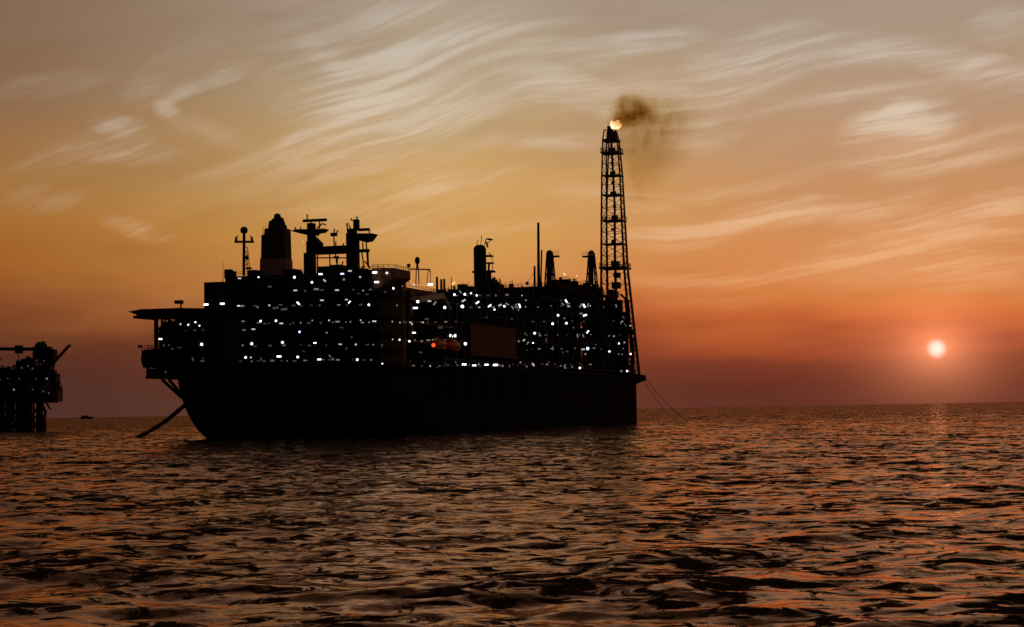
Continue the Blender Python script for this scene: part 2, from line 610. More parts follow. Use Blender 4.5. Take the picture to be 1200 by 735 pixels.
    sl1 = n.vmath('MULTIPLY', n.vmath('SUBTRACT', c2, (0.5, 0.5, 0.5)), (0.14, 0.20, 0.0))
    sl2 = n.vmath('MULTIPLY', n.vmath('SUBTRACT', c1, (0.5, 0.5, 0.5)), (0.10, 0.10, 0.0))
    cmb = n.new('ShaderNodeCombineXYZ')
    n.put(cmb.inputs[1], n.math('MULTIPLY', n.math('ADD', front, back), -1.0))
    sl1 = n.vmath('ADD', sl1, cmb.outputs[0])
    gn = n.new('ShaderNodeNewGeometry').outputs['Normal']
    nn = n.vmath('NORMALIZE', n.vmath('ADD', gn, n.vmath('ADD', sl1, sl2)))
    n.put(shine.inputs['Normal'], nn)
    n.put(fres.inputs['Normal'], nn)
    ms = n.new('ShaderNodeMixShader')
    n.put(ms.inputs[0], fres.outputs[0])
    n.put(ms.inputs[1], body.outputs[0])
    n.put(ms.inputs[2], shine.outputs[0])
    n.put(m.node_tree.nodes['Material Output'].inputs[0], ms.outputs[0])
    me.materials.append(m)
    o = bpy.data.objects.new('sea', me)
    COL.objects.link(o)
    tag(o, 'dark choppy sea glinting copper under the dusk sky', None, None, 'structure')
    return o


build_sea()

# ------------------------------------------------------------------ the production ship: frame of reference
YAW = math.radians(16.1)                 # the ship points away from the viewer and to the right
BEAM = 47.0
HB = BEAM / 2
corner = at_depth(430, 480, 400.0)
UX = Vector((math.sin(YAW), math.cos(YAW), 0))     # forward
PORT = Vector((-math.cos(YAW), math.sin(YAW), 0))  # to port
ORG = Vector((corner.x, corner.y, 0)) + PORT * HB
ORG.z = 0
SHIP = empty('production_ship', ORG, math.pi / 2 - YAW)
tag(SHIP, 'huge dark oil production ship with stern deckhouse, crowded process decks and flare tower', 'ship')


def pix(px, py, X=None, lat=None):
    """the point of the ship (forward, port, up) seen at a pixel, on the cross plane X or the lengthwise plane lat"""
    d = ray(px, py)
    o = Vector((0, 0, CAM_H)) - ORG
    ox, oy = o.dot(UX), o.dot(PORT)
    dx, dy = d.dot(UX), d.dot(PORT)
    t = (X - ox) / dx if X is not None else (lat - oy) / dy
    return Vector((ox + dx * t, oy + dy * t, CAM_H + d.z * t))


DECK = 16.5


def hull_hb(X, z):
    zz = min(1.0, max(0.0, z / 14.0))
    xs = 8.0 * (1 - zz) ** 2.0 + max(0.0, -z) * 0.8
    T = 20.6 + 3.6 * zz ** 0.5
    s = X - xs
    if s <= 0:
        return None
    t = min(1.0, s / 46.0)
    h = T + (HB - T) * (t * t * (3 - 2 * t))
    if s < 3.2:
        q = 1 - s / 3.2
        h *= 0.72 + 0.28 * (1 - q ** 2.4) ** (1 / 2.4)
    if X > 280:
        q = min(1.0, (X - 280) / 24.0)
        h *= math.sqrt(max(0.0, 1 - q ** 2.6))
    return h


def build_hull():
    mb = MB()
    levels = [-5, -2, 0, 2, 4, 6, 8, 10, 12, 14, DECK]
    u = [0, .002, .006, .012, .02, .035, .06, .09, .13, .18, .26, .36, .48, .60, .72, .82, .90, .93, .95, .965, .978, .988, .995, 1.0]
    prev = None
    for z in levels:
        zz = min(1.0, max(0.0, z / 14.0))
        xs = 8.0 * (1 - zz) ** 2.0 + max(0.0, -z) * 0.8
        ring = []
        st = [xs + 0.02 + (304 - xs - 0.04) * q for q in u]
        pts = [(x, -hull_hb(x, z), z) for x in st] + [(x, hull_hb(x, z), z) for x in st[::-1]]
        k = len(mb.v)
        mb.v += pts
        ring = list(range(k, k + len(pts)))
        if prev:
            n = len(ring)
            for i in range(n):
                j = (i + 1) % n
                mb._f(prev[i], prev[j], ring[j], ring[i])
        prev = ring
    h = len(u)
    for i in range(h - 1):
        mb._f(prev[i], prev[i + 1], prev[2 * h - 2 - i], prev[2 * h - 1 - i])
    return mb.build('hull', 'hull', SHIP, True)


hull = build_hull()

# ship's side details: rubbing strake, bulwark rail, mooring bits
mb = MB()
side = [(x, -(hull_hb(x, DECK) + 0.12), DECK - 0.5) for x in [1, 4, 10, 20, 40, 60, 100, 150, 200, 250, 279]]
mb.path(side, 0.28, 6)
mb.build('rubbing_strake', 'hull', hull)
mb = MB()
rail(mb, [(x, -(hull_hb(x, DECK) - 0.3), DECK) for x in [1.2, 4, 10, 20, 40, 60, 100, 150, 200, 250, 279]], 1.2, 3.0, 0.06)
mb.build('handrail', 'steel', hull)
mb = MB()
rail(mb, [(x, (hull_hb(x, DECK) - 0.3), DECK) for x in [1.2, 4, 10, 20, 40]] , 1.2, 3.0, 0.06)
mb.build('handrail', 'steel', hull)
mb = MB()
rail(mb, [(0.5, q, DECK) for q in (-20, 20)], 1.2, 2.5, 0.06)
mb.build('handrail', 'steel', hull)
# rubber fender posts down the ship's side
for x in (48, 60, 74, 90, 108, 128):
    mb = MB()
    y = -(hull_hb(x, 8) + 0.15)
    mb.tube((x, y, DECK - 1.0), (x, y, 9.0), 0.3, n=8)
    mb.build('fender', 'rubber', hull, True)
# draught-mark board and anchor recess on the stern
mb = MB()
p = pix(263, 455, X=1.0)
mb.box((0.6 + 2.6, p.y - 2.2, 11.3), (3.6, p.y + 2.2, 11.6))
mb.build('name_board', 'steel', hull)

# raised forecastle at the bow with the chain platform
mb = MB()
fx = [272, 280, 286, 291, 296, 300, 302.5, 303.7]
fp = [(x, -hull_hb(x, DECK) - .03) for x in fx] + [(x, hull_hb(x, DECK) + .03) for x in fx[::-1]]
k = len(mb.v)
mb.v += [(x, y, DECK - .4) for x, y in fp] + [(x, y, DECK + 2.3) for x, y in fp]
n = len(fp)
for i in range(n):
    mb._f(k + i, k + (i + 1) % n, k + n + (i + 1) % n, k + n + i)
mb._f(*[k + n + i for i in range(n)])
fore = mb.build('forecastle', 'hull', SHIP)
mb = MB()
rail(mb, [(x, y, DECK + 2.3) for x, y in fp[:6]], 1.2, 2.5, 0.07)
mb.build('handrail', 'steel', fore)
mb = MB()
cp = pix(748, 447, lat=-23.6)
mb.hexa([(cp.x - 7, -21.5, 14.6), (cp.x - 5, -25.6, 16.0), (cp.x + 4, -25.6, 16.0), (cp.x + 5, -21.5, 14.6),
         (cp.x - 7, -21.5, 18.6), (cp.x - 5, -25.6, 18.0), (cp.x + 4, -25.6, 18.0), (cp.x + 5, -21.5, 18.6)])
chainplat = mb.build('chain_platform', 'hull', SHIP)
for dx in (-3, 2):
    mb = MB()
    mb.lathe((cp.x + dx, -26.0, 16.9), (0, 1, 0), [(0, 1.0), (.4, 1.1), (.8, .7), (1.2, 1.1), (1.6, 1.0)], 10)
    mb.build('chain_fairlead', 'steel', chainplat, True)


# ------------------------------------------------------------------ lamps
def lamp_mesh(kind, glow):
    mb = MB()
    if kind == 'round':
        mb.box((-.62, -.12, -.12), (-.40, .12, .12))
        mb.m = 1
        mb.lathe((-.45, 0, 0), (1, 0, 0), [(0, .10), (.12, .33), (.30, .47), (.45, .5), (.60, .47), (.78, .33), (.9, .08)], 10)
    else:
        mb.box((-.1, -.75, -.22), (.05, .75, .22))
        mb.m = 1
        mb.hexa([(.05, -.95, -.36), (.5, -.75, -.26), (.5, .75, -.26), (.05, .95, -.36), (.05, -.95, .36), (.5, -.75, .26), (.5, .75, .26), (.05, .95, .36)])
    return mb.mesh('lamp_' + kind + '_' + glow, ['steel', glow], kind == 'round')


LAMP_MESH = {}


def lamp(p, parent, kind='round', glow='white', size=1.0, facing=(-0.9, -0.43, 0), tilt=0.0):
    key = (kind, glow)
    if key not in LAMP_MESH:
        LAMP_MESH[key] = lamp_mesh(kind, glow)
    o = bpy.data.objects.new('lamp', LAMP_MESH[key])
    COL.objects.link(o)
    o.parent = parent
    o.location = p
    f = Vector(facing).normalized()
    o.rotation_euler = (Matrix.Rotation(math.atan2(f.y, f.x), 3, 'Z') @ Matrix.Rotation(tilt, 3, 'X')).to_euler()
    o.scale = (size,) * 3
    return o


# ------------------------------------------------------------------ stern deckhouse (accommodation block)
def zpix(px, py, X):
    return pix(px, py, X=X).z


XA = 9.0                                     # aft face of the main block
z_roof = zpix(350, 321, XA)
z_mid = zpix(350, 361, XA)
yl = pix(264, 330, X=XA).y
yr = pix(444, 330, X=XA).y
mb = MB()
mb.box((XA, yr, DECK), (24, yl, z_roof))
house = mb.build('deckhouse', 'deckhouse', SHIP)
house['label'] = 'tall dark accommodation block at the stern with rows of lamps'
# storeys: overhanging walkways on the aft and starboard faces, each with its rail
storeys = [pix(350, y, X=XA).z for y in (431, 412, 394, 373, 348)]
for i, z in enumerate(storeys):
    mb = MB()
    mb.box((XA - 2.2, yr - 2.0, z - 0.18), (XA - 0.003, yl, z))
    mb.box((XA, yr - 2.0, z - 0.18), (22, yr - 0.003, z))
    w = mb.build('walkway', 'steel', house)
    mb = MB()
    rail(mb, [(XA - 2.1, yl, z), (XA - 2.1, yr - 1.9, z), (22, yr - 1.9, z)], 1.1, 2.2, 0.05)
    mb.build('handrail', 'steel', house)
    # windows in the aft wall
    zt = (storeys[i + 1] if i + 1 < len(storeys) else z_roof)
    m0 = MB()
    m0.box((-.06, -.45, -.5), (.02, .45, .5))
    me = m0.mesh('window_pane', 'glass')
    k = 0
    y = yr + 1.6
    while y < yl - 1.5:
        o = bpy.data.objects.new('window', me)
        COL.objects.link(o)
        o.parent = house
        o.location = (XA, y, (z + zt) / 2)
        y += 2.9 + 0.9 * ((k * 7) % 3)
        k += 1
# stairs between walkways (zig-zag)
for i in range(4):
    z0, z1 = storeys[i], storeys[i + 1]
    y0 = yr + (6 if i % 2 else 16)
    y1 = yr + (16 if i % 2 else 6)
    mb = MB()
    mb.bar((XA - 1.9, y0, z0), (XA - 1.9, y1, z1), 0.12, 0.35)
    mb.bar((XA - 1.0, y0, z0), (XA - 1.0, y1, z1), 0.12, 0.35)
    for s in range(1, 12):
        t = s / 12
        mb.box((XA - 1.9, y0 + (y1 - y0) * t - .13, z0 + (z1 - z0) * t - .03), (XA - 1.0, y0 + (y1 - y0) * t + .13, z0 + (z1 - z0) * t + .03))
    mb.build('stair', 'steel', house)
# port wing, the small block on its roof, lower port block under the helideck
mb = MB()
a = pix(239, 331, X=4)
mb.box((4, pix(261.5, 340, X=4).y, zpix(250, 372, 4)), (16, a.y, a.z))
wing = mb.build('deckhouse_wing', 'deckhouse', SHIP)
mb = MB()
mb.tube((8, a.y - 3.0, a.z), (8, a.y - 3.0, zpix(250, 306, 8)), .07, .03, 5)
mb.build('whip_aerial', 'steel', wing)
mb = MB()
mb.box((3.5, yl - 3, DECK), (30, pix(205, 400, X=3.5).y, zpix(230, 372, 3.5)))
lower = mb.build('stern_house', 'deckhouse', SHIP)
# roof clutter of the main block
roofbits = [(268, 316, 1.0), (274, 318, .6), (298, 317, 1.6), (303, 318.5, 1.2), (343, 316, 2.0), (349, 318, 1.2), (384, 313, 2.4), (396, 311, 2.0), (424, 315, 1.6), (431, 317, 2.2)]
for px, py, w in roofbits:
    p = pix(px, py, X=XA + 6)
    mb = MB()
    mb.box((p.x - w, p.y - w * .7, z_roof), (p.x + w, p.y + w * .7, p.z))
    mb.build('roof_vent', 'steel', house)
mb = MB()
rail(mb, [(XA + .2, yl - .2, z_roof), (XA + .2, yr + .2, z_roof), (23.8, yr + .2, z_roof)], 1.0, 2.4, 0.05)
mb.build('handrail', 'steel', house)
# higher starboard wheelhouse wing
mb = MB()
q0 = pix(436, 314, X=XA - 2); q1 = pix(462, 314, X=XA - 2)
mb.hexa([(XA - 2, q1.y, q1.z - 2.0), (XA + 9, q1.y, q1.z - 2.0), (XA + 9, q0.y, q1.z - 5.5), (XA - 2, q0.y, q1.z - 5.5),
         (XA - 2, q1.y, q1.z), (XA + 9, q1.y, q1.z), (XA + 9, q0.y, q0.z), (XA - 2, q0.y, q0.z)])
bw = mb.build('bridge_wing', 'brown', SHIP)
mb = MB()
rail(mb, [(XA - 2, q0.y, q0.z), (XA - 2, q1.y, q1.z), (XA + 9, q1.y, q1.z)], 0.8, 1.5, 0.05)
mb.build('handrail', 'steel', bw)
# lower deck running forward on the starboard side (flat roof with the small mast)
ya = -19.5
s0 = pix(462, 334, lat=ya); s1 = pix(520, 333, lat=ya)
zr = s0.z
mb = MB()
mb.hexa([(30, ya, zr - 3.2), (s1.x, ya, zr - 1.6), (s1.x, 12, zr - 1.6), (30, 12, zr - 3.2), (30, ya, zr), (s1.x, ya, zr), (s1.x, 12, zr), (30, 12, zr)])
flat = mb.build('roof_deck', 'oxide', SHIP)
mb = MB()
rail(mb, [(30, ya + .2, zr), (s1.x - .2, ya + .2, zr), (s1.x - .2, 11.8, zr)], 0.9, 2.4, 0.05)
mb.build('handrail', 'steel', flat)
mb = MB()
mb.box((24.003, -14, DECK), (s1.x - 6, 16, zr - 3.3))
mb.build('machinery_house', 'deckhouse', SHIP)
for px in (466, 474, 512, 517, 520.5):
    mb = MB()
    p = pix(px, 333 - rnd.uniform(3, 9), lat=ya + 1)
    mb.tube((p.x, p.y, zr), (p.x, p.y, p.z), .35, .3, 8)
    mb.build('roof_vent', 'steel', flat)

# ------------------------------------------------------------------ helideck over the stern
hc = pix(213, 367, X=-3.0)
z_h = zpix(213, 366, -3.0)
mb = MB()
NS = 8
R0 = 10.2
oct_ = [(hc.x + R0 * math.cos(math.pi / 8 + i * math.pi / 4), hc.y + R0 * math.sin(math.pi / 8 + i * math.pi / 4)) for i in range(NS)]
k = len(mb.v)
mb.v += [(x, y, z_h - .8) for x, y in oct_] + [(x, y, z_h + .35) for x, y in oct_]
for i in range(NS):
    mb._f(k + i, k + (i + 1) % NS, k + NS + (i + 1) % NS, k + NS + i)
mb._f(*[k + i for i in range(NS)][::-1])
mb._f(*[k + NS + i for i in range(NS)])
heli = mb.build('helideck', 'steel', SHIP)
for i in range(NS):                                # sloping safety-net panels round the edge
    mb = MB()
    (xa, yaa), (xb, ybb) = oct_[i], oct_[(i + 1) % NS]
    def outp(x, y, q): return (hc.x + (x - hc.x) * q, hc.y + (y - hc.y) * q)
    A, B = outp(xa, yaa, 1.17), outp(xb, ybb, 1.17)
    mb.hexa([(xa, yaa, z_h - .45), (xb, ybb, z_h - .45), (B[0], B[1], z_h + .18), (A[0], A[1], z_h + .18),
             (xa, yaa, z_h - .2), (xb, ybb, z_h - .2), (B[0], B[1], z_h + .3), (A[0], A[1], z_h + .3)])
    mb.build('safety_net', 'steel', heli)
for i in range(7):                                 # girders under the deck
    y = hc.y - 9 + i * 3
    hwid = 9.6 if abs(y - hc.y) < 5 else 6.0
    mb = MB()
    mb.box((hc.x - hwid, y - .16, z_h - 1.4), (hc.x + hwid, y + .16, z_h - .803))
    mb.build('girder', 'steel', heli)
z_g = zpix(190, 411, -10)
for px, x in ((182, -9), (190, -9), (199, -4), (184, -1), (215, -9), (232, -6)):   # posts and struts carrying it
    p = pix(px, 380, X=x)
    mb = MB()
    mb.tube((p.x, p.y, z_g - 1), (p.x, p.y, z_h - .9), .32, n=8)
    mb.tube((p.x, p.y, z_h - 5), (p.x, p.y - 3.4, z_h - 1.2), .16, n=6)
    mb.build('support_post', 'steel', heli)
p = pix(212, 355, X=2)
mb = MB()
mb.tube((p.x, p.y, z_h + .3), (p.x, p.y, p.z), .22, n=6)
mb.box((p.x - .6, p.y - .4, p.z - .2), (p.x + .6, p.y + 1.4, p.z + .6))
mb.build('fire_monitor', 'oxide', heli)

# ------------------------------------------------------------------ stern gallery with the hose reel
mb = MB()
g0 = pix(178, 440, X=-10); g1 = pix(206, 440, X=-10)
zb = zpix(190, 444, -10); zt_ = zpix(190, 431, -10)
mb.box((-13, g1.y - 2, zb), (1.5, g0.y, zb + .7))
gal = mb.build('stern_gallery', 'steel', SHIP)
for y in np.linspace(g1.y - 1.6, g0.y - .3, 4):
    mb = MB()
    mb.box((-12.9, y - .2, zb + .703), (-12.4, y + .2, zt_))
    mb.build('post', 'steel', gal)
mb = MB()
mb.box((-12.6, g1.y - 2, zb + .71), (1.2, g0.y - .6, zt_ - .2))
mb.build('gallery_wall', 'deckhouse', gal)
mb = MB()
mb.box((-13.5, g1.y - 6, zt_), (3, g0.y + .4, zt_ + .5))
mb.build('gallery_deck', 'steel', gal)
mb = MB()
mb.box((-6, yl - 6, zt_ + .51), (3.4, pix(190.5, 400, X=-6).y, z_h - 2.2))
mb.build('reel_house', 'deckhouse', gal)
a0, b0 = pix(188.5, 384, X=-10), pix(199, 411, X=-10)
MB().box((-11, a0.y, b0.z), (-6.5, b0.y, a0.z)).build('control_cabin', 'deckhouse', gal)
for q in ((184, 400, 190, 378), (190, 400, 184, 378), (200, 384, 206, 374), (193, 384, 193, 373), (196, 384, 199, 373)):
    MB().tube(pix(q[0], q[1], X=-9.5), pix(q[2], q[3], X=-9.5), .14, n=6).build('brace', 'steel', gal)
mb = MB()
rail(mb, [(-13.3, g1.y - 6, z_g), (-13.3, g0.y + .2, z_g), (2, g0.y + .2, z_g)], 1.1, 1.8, .06)
mb.box((-13.5, g1.y - 6, z_g - .3), (2, g0.y + .4, z_g))
mb.build('upper_gallery', 'steel', gal)
pb = pix(189, 443, X=-9)
for py_ in (0, 1):
    mb = MB()
    q0 = pix(190 + 8 * py_, 445, X=-8 + 2 * py_); q1 = pix(213 + 3 * py_, 466, X=3)
    mb.bar(q0, q1, .45, .6)
    mb.build('strut', 'steel', gal)
# reel: drum lying athwart, flanges and wound hose
rc = pix(187, 420, X=-10)
mb = MB()
mb.lathe((rc.x, rc.y - 6.0, rc.z), (0, 1, 0), [(0, 1.9), (.3, 2.1), (.35, 2.1), (.6, 1.7), (9.0, 1.7), (9.2, 2.1), (9.6, 2.0), (10.0, .8)], 18)
reel = mb.build('hose_reel', 'rubber', SHIP, True)
for i in range(8):
    mb = MB()
    k0 = rc.y - 5.2 + i * 1.05
    mb.lathe((rc.x, k0, rc.z), (0, 1, 0), [(0, 1.72), (.15, 2.05), (.45, 2.22), (.75, 2.05), (.95, 1.72)], 16)
    mb.build('hose_turn', 'rubber', reel, True)
fpost = pix(166.5, 412, X=-11)
mb = MB()
mb.tube((fpost.x, fpost.y, zpix(168, 417, -11) - 1), (fpost.x, fpost.y, zpix(166, 405, -11)), .12, n=6)
mb.bar((fpost.x, fpost.y, zpix(168, 417, -11)), (fpost.x, fpost.y - 3, zpix(168, 419, -11)), .2)
mb.box((fpost.x - .1, fpost.y, zpix(166, 407.5, -11)), (fpost.x + .1, fpost.y + 1.0, zpix(166, 404.5, -11)))
mb.build('flagstaff', 'steel', gal)

# hose running from the stern down into the sea: a thing of its own
h0 = SHIP.matrix_basis
def world_of(p):
    return ORG + UX * p.x + PORT * p.y + Vector((0, 0, p.z))
hs = pix(224, 468, X=5.5)
hw0 = world_of(hs)
hw1 = on_sea(160, 513)
pts = []
for i in range(15):
    t = i / 14
    p = hw0.lerp(hw1, t)
    p.z -= 0.9 * math.sin(math.pi * t)
    pts.append(p)
pts.append(hw1 + (hw1 - hw0).normalized() * 6 + Vector((0, 0, -1.2)))
mb = MB().path(pts, 0.5, 8)
hose = mb.build('offloading_hose', 'rubber', None, True)
tag(hose, 'thick black hose slanting from the ship\'s stern into the sea', 'hose')
for i in (3, 6, 9, 12):
    d = (pts[i + 1] - pts[i]).normalized()
    mb = MB().tube(pts[i] - d * .4, pts[i] + d * .4, .62, n=8)
    mb.build('flange', 'rubber', hose)

# ------------------------------------------------------------------ funnel
XF = 22.0
def prof(pts, x0, x1):
    """a solid with the given outline in the athwart plane, from X=x0 to x1"""
    m = MB()
    n_ = len(pts)
    m.v += [(x0, y, z) for y, z in pts] + [(x1, y, z) for y, z in pts]
    m._f(*range(n_))
    m._f(*[n_ + i for i in range(n_)][::-1])
    for i in range(n_):
        j = (i + 1) % n_
        m._f(i, n_ + i, n_ + j, j)
    return m


def yz(px, py, X):
    p = pix(px, py, X=X)
    return (p.y, p.z)


out = [yz(305, 334, XF), yz(306.3, 275.2, XF), yz(309.6, 275.0, XF), yz(309.8, 268.5, XF), yz(314.0, 267.5, XF), yz(314.5, 263, XF), yz(328.5, 263, XF), yz(329, 267, XF), yz(333, 267.3, XF), yz(333.2, 276, XF), yz(335, 334, XF)]
mb = prof(out, XF, XF + 4)
fun = mb.build('funnel', 'funnel', SHIP)
fun['label'] = 'blunt dark red funnel casing with clustered exhaust pipes'
for px, py, r, x in ((325.0, 250.2, .85, 2.0), (321.2, 256.0, .7, 2.6), (329.0, 254.8, .8, 2.4), (333.0, 263.0, .6, 2.8), (317.6, 258.5, .55, 2), (331.8, 259.5, .5, 3)):
    p = pix(px, py, X=XF + x)
    mb = MB()
    zb_ = zpix(325, 270, XF + x)
    mb.lathe((p.x, p.y, zb_), (0, 0, 1), [(0, r * 1.25), ((p.z - zb_) * .6, r * 1.1), (p.z - zb_ - r * .7, r), (p.z - zb_ - r * .25, r * .75), (p.z - zb_, r * .3)], 12)
    mb.build('exhaust_pipe', 'steel', fun, True)
fb_ = prof([yz(304.2, 336, XF), yz(305.0, 303, XF), yz(334.6, 303, XF), yz(336, 336, XF)], XF - .15, XF + 4.15)
fb_.build('funnel_base', 'funnel_base', fun)
mb = MB()
for i in range(14):
    z = z_roof + 1 + i * .8
    y0 = yz(309, 300, XF)[0]
    mb.bar((XF - .12, y0, z), (XF - .12, y0 - .6, z), .06)
for q in (0, .6):
    mb.bar((XF - .12, y0 - q, z_roof), (XF - .12, y0 - q, z_roof + 13), .08)
mb.build('ladder', 'steel', fun)

# ------------------------------------------------------------------ masts on the deckhouse
def rod(mbx, pxa, pya, pxb, pyb, X, r, X2=None, n=7):
    mbx.tube(pix(pxa, pya, X=X), pix(pxb, pyb, X=X if X2 is None else X2), r, n=n)
    return mbx


XM = 14.0
mb = MB()
rod(mb, 285.6, 323, 286.0, 272, XM, .36)
mast = mb.build('radome_mast', 'steel', SHIP)
mb = MB(); p = pix(286, 270, X=XM); mb.ball(p, .92, 12); mb.build('radome', 'pipe', mast, True)
mb = MB(); mb.bar(pix(275.3, 283.5, X=XM), pix(297, 283.5, X=XM), .7, .5); mb.build('crossarm', 'steel', mast)
for px, s in ((276.8, -1), (295, 1)):
    mb = MB(); rod(mb, px, 284, px + .3 * s, 278, XM, .3); rod(mb, px + .3 * s, 279, px - 2 * s, 276.5, XM, .16); mb.build('floodlight_bracket', 'steel', mast)
mb = MB()
rod(mb, 290, 320, 289, 296, XM - 1, .1); rod(mb, 293, 320, 290, 290, XM + 1, .1)
for i in range(6):
    rod(mb, 287, 316 - i * 5, 291.5 - i * .4, 314 - i * 5, XM, .09, n=4)
mb.box(pix(290, 303.5, X=XM - .4), pix(287, 300.5, X=XM + .4))
mb.box(pix(288, 315.5, X=XM - .6), pix(295, 313.5, X=XM + .6))
mb.build('ladder', 'steel', mast)

# radar mast: two towers joined by a bridge
XR = 15.0
def slab(pxa, pya, pxb, pyb, X, dx):
    a_, b_ = pix(pxa, pya, X=X), pix(pxb, pyb, X=X)
    return MB().box((X - dx, a_.y, a_.z), (X + dx, b_.y, b_.z))


rm = slab(371, 289.5, 408, 297, XR, 1.0).build('radar_bridge', 'steel', SHIP)
parts_r = [
    ('mast_column', slab(358, 297, 368.5, 326, XR, 1.2)),
    ('mast_column', slab(361.5, 262, 368.5, 297, XR, 1.0)),
    ('mast_column', prof([yz(363, 276, XR), yz(370, 278, XR), yz(377, 285, XR), yz(376.5, 297, XR), yz(361, 297, XR)], XR - 1.1, XR + 1.1)),
    ('radar_platform', prof([yz(343.5, 271.5, XR), yz(349, 269.5, XR), yz(370, 269, XR), yz(371, 275, XR), yz(355, 274.5, XR)], XR - 1.6, XR + 1.6)),
    ('radar_platform', prof([yz(370, 269.5, XR), yz(383, 268.5, XR), yz(379, 272.5, XR), yz(371, 273.5, XR)], XR - 1.5, XR + 1.5)),
    ('radar_scanner', slab(355.4, 257.5, 382.5, 259.2, XR, .4)),
    ('radar_scanner', slab(388, 273.2, 394.5, 276.8, XR, .5)),
    ('mast_column', slab(407.5, 274, 419.8, 328, XR, 1.2)),
    ('mast_column', slab(409.5, 268.5, 417, 275, XR, .9)),
    ('mast_column', slab(415, 257.5, 420.3, 270, XR, .7)),
    ('radar_platform', prof([yz(409, 274, XR), yz(440, 274.3, XR), yz(434, 282.5, XR), yz(427, 283.8, XR), yz(415, 280, XR)], XR - 1.8, XR + 1.8)),
    ('mast_arm', slab(419, 292.5, 432.5, 295.5, XR, .5)),
    ('mast_arm', slab(420, 268, 432.8, 270.4, XR, .5)),
]
for nm, m_ in parts_r:
    m_.build(nm, 'steel', rm)
for pts_ in ([(364.5, 259, 364.5, 263)], [(374.5, 259, 374.5, 269)], [(371, 268, 378, 262), (378, 262, 382, 264)], [(371.5, 277, 378, 270)], [(369, 290, 370, 273)],
             [(346, 270, 346, 266)], [(352, 270, 352.5, 266)], [(360, 257.5, 360, 251)], [(391.3, 276, 391.5, 290)], [(391.3, 273, 392, 268)], [(394.5, 273, 396, 270)],
             [(393.5, 290, 393.5, 283)], [(407.5, 274, 406.5, 262), (405.5, 262.5, 409, 262.5)], [(411, 269, 409, 264)], [(418, 258, 418.5, 253.5)], [(413, 259, 411, 256)],
             [(429, 283, 431, 312)], [(425, 284, 425.5, 293)], [(431, 293, 432, 314), (427, 306, 434, 314)], [(424, 295, 427, 318)], [(432.5, 269, 433, 274)],
             [(372, 297, 372, 322)], [(386.5, 297, 386.5, 322)], [(393, 297, 396, 318)], [(396, 300, 394, 320), (391, 301, 397, 301)], [(402, 306, 400, 314)], [(371, 302.3, 408, 302.3)],
             [(359.5, 297, 359.5, 283)], [(361, 311, 357.5, 306)], [(420, 318, 427, 311)], [(375, 289, 376, 286)], [(402, 289, 402.5, 285)]):
    mb = MB()
    for q in pts_:
        rod(mb, q[0], q[1], q[2], q[3], XR, .17, n=6)
    mb.build('mast_strut', 'steel', rm)

# small twin-arm radome mast on the flat roof deck
LM = -14.0
def rodl(mbx, pxa, pya, pxb, pyb, lat, r, n=7):
    mbx.tube(pix(pxa, pya, lat=lat), pix(pxb, pyb, lat=lat), r, n=n)
    return mbx


XS = 44.0
mb = MB(); rod(mb, 487.3, 333, 487.8, 316, XS, .14); rod(mb, 491, 333, 490.5, 316, XS, .14)
sm = mb.build('radome_mast', 'steel', SHIP)
for b_, nm in ((MB().ball(pix(489, 305.5, X=XS), .66, 12, 1.5), 'radome'),
               (rod(MB(), 489, 315, 489, 306, XS, .3), 'radome_stem'),
               (rod(rod(MB(), 480, 315.4, 504, 316, XS, .17), 502, 316.5, 505, 319, XS, .14), 'crossarm'),
               (MB().box(pix(476.8, 309.2, X=XS - .3), pix(481, 313, X=XS + .3)), 'floodlight'),
               (rod(MB(), 478.5, 332, 478.5, 311, XS, .1), 'mast_strut'),
               (rod(rod(MB(), 500.5, 332, 501.5, 318, XS, .1), 504.5, 333, 504.5, 318, XS, .08), 'mast_strut')):
    b_.build(nm, 'steel', sm, nm == 'radome')

# ------------------------------------------------------------------ process modules along the deck
YS = -20.0       # starboard face of the modules
SIL = [(520, 346), (528, 341), (536, 340), (541, 336), (548, 334.5), (553, 339), (572, 336), (585, 334), (590, 341), (625, 343), (636, 340), (645, 334), (654, 329), (676, 329),
       (679, 336), (686, 331), (700, 332), (704, 338), (722, 338), (729, 345), (735, 352), (739, 388), (742, 402)]


def sil(px):
    for (a0, b0), (a1, b1) in zip(SIL[:-1], SIL[1:]):
        if a0 <= px <= a1:
            return b0 + (b1 - b0) * (px - a0) / (a1 - a0)
    return SIL[0][1] if px < SIL[0][0] else SIL[-1][1]


def px_of(X, lat, z=30.0):
    w = world_of(Vector((X, lat, z))) - Vector((0, 0, CAM_H))
    c = CAM_R.transposed() @ w
    return 600 + F * c.x / -c.z


MODS = [(64, 84), (86, 106), (108, 132), (135, 158), (161, 184), (187, 210), (213, 236), (239, 262)]
MODOBJ = []


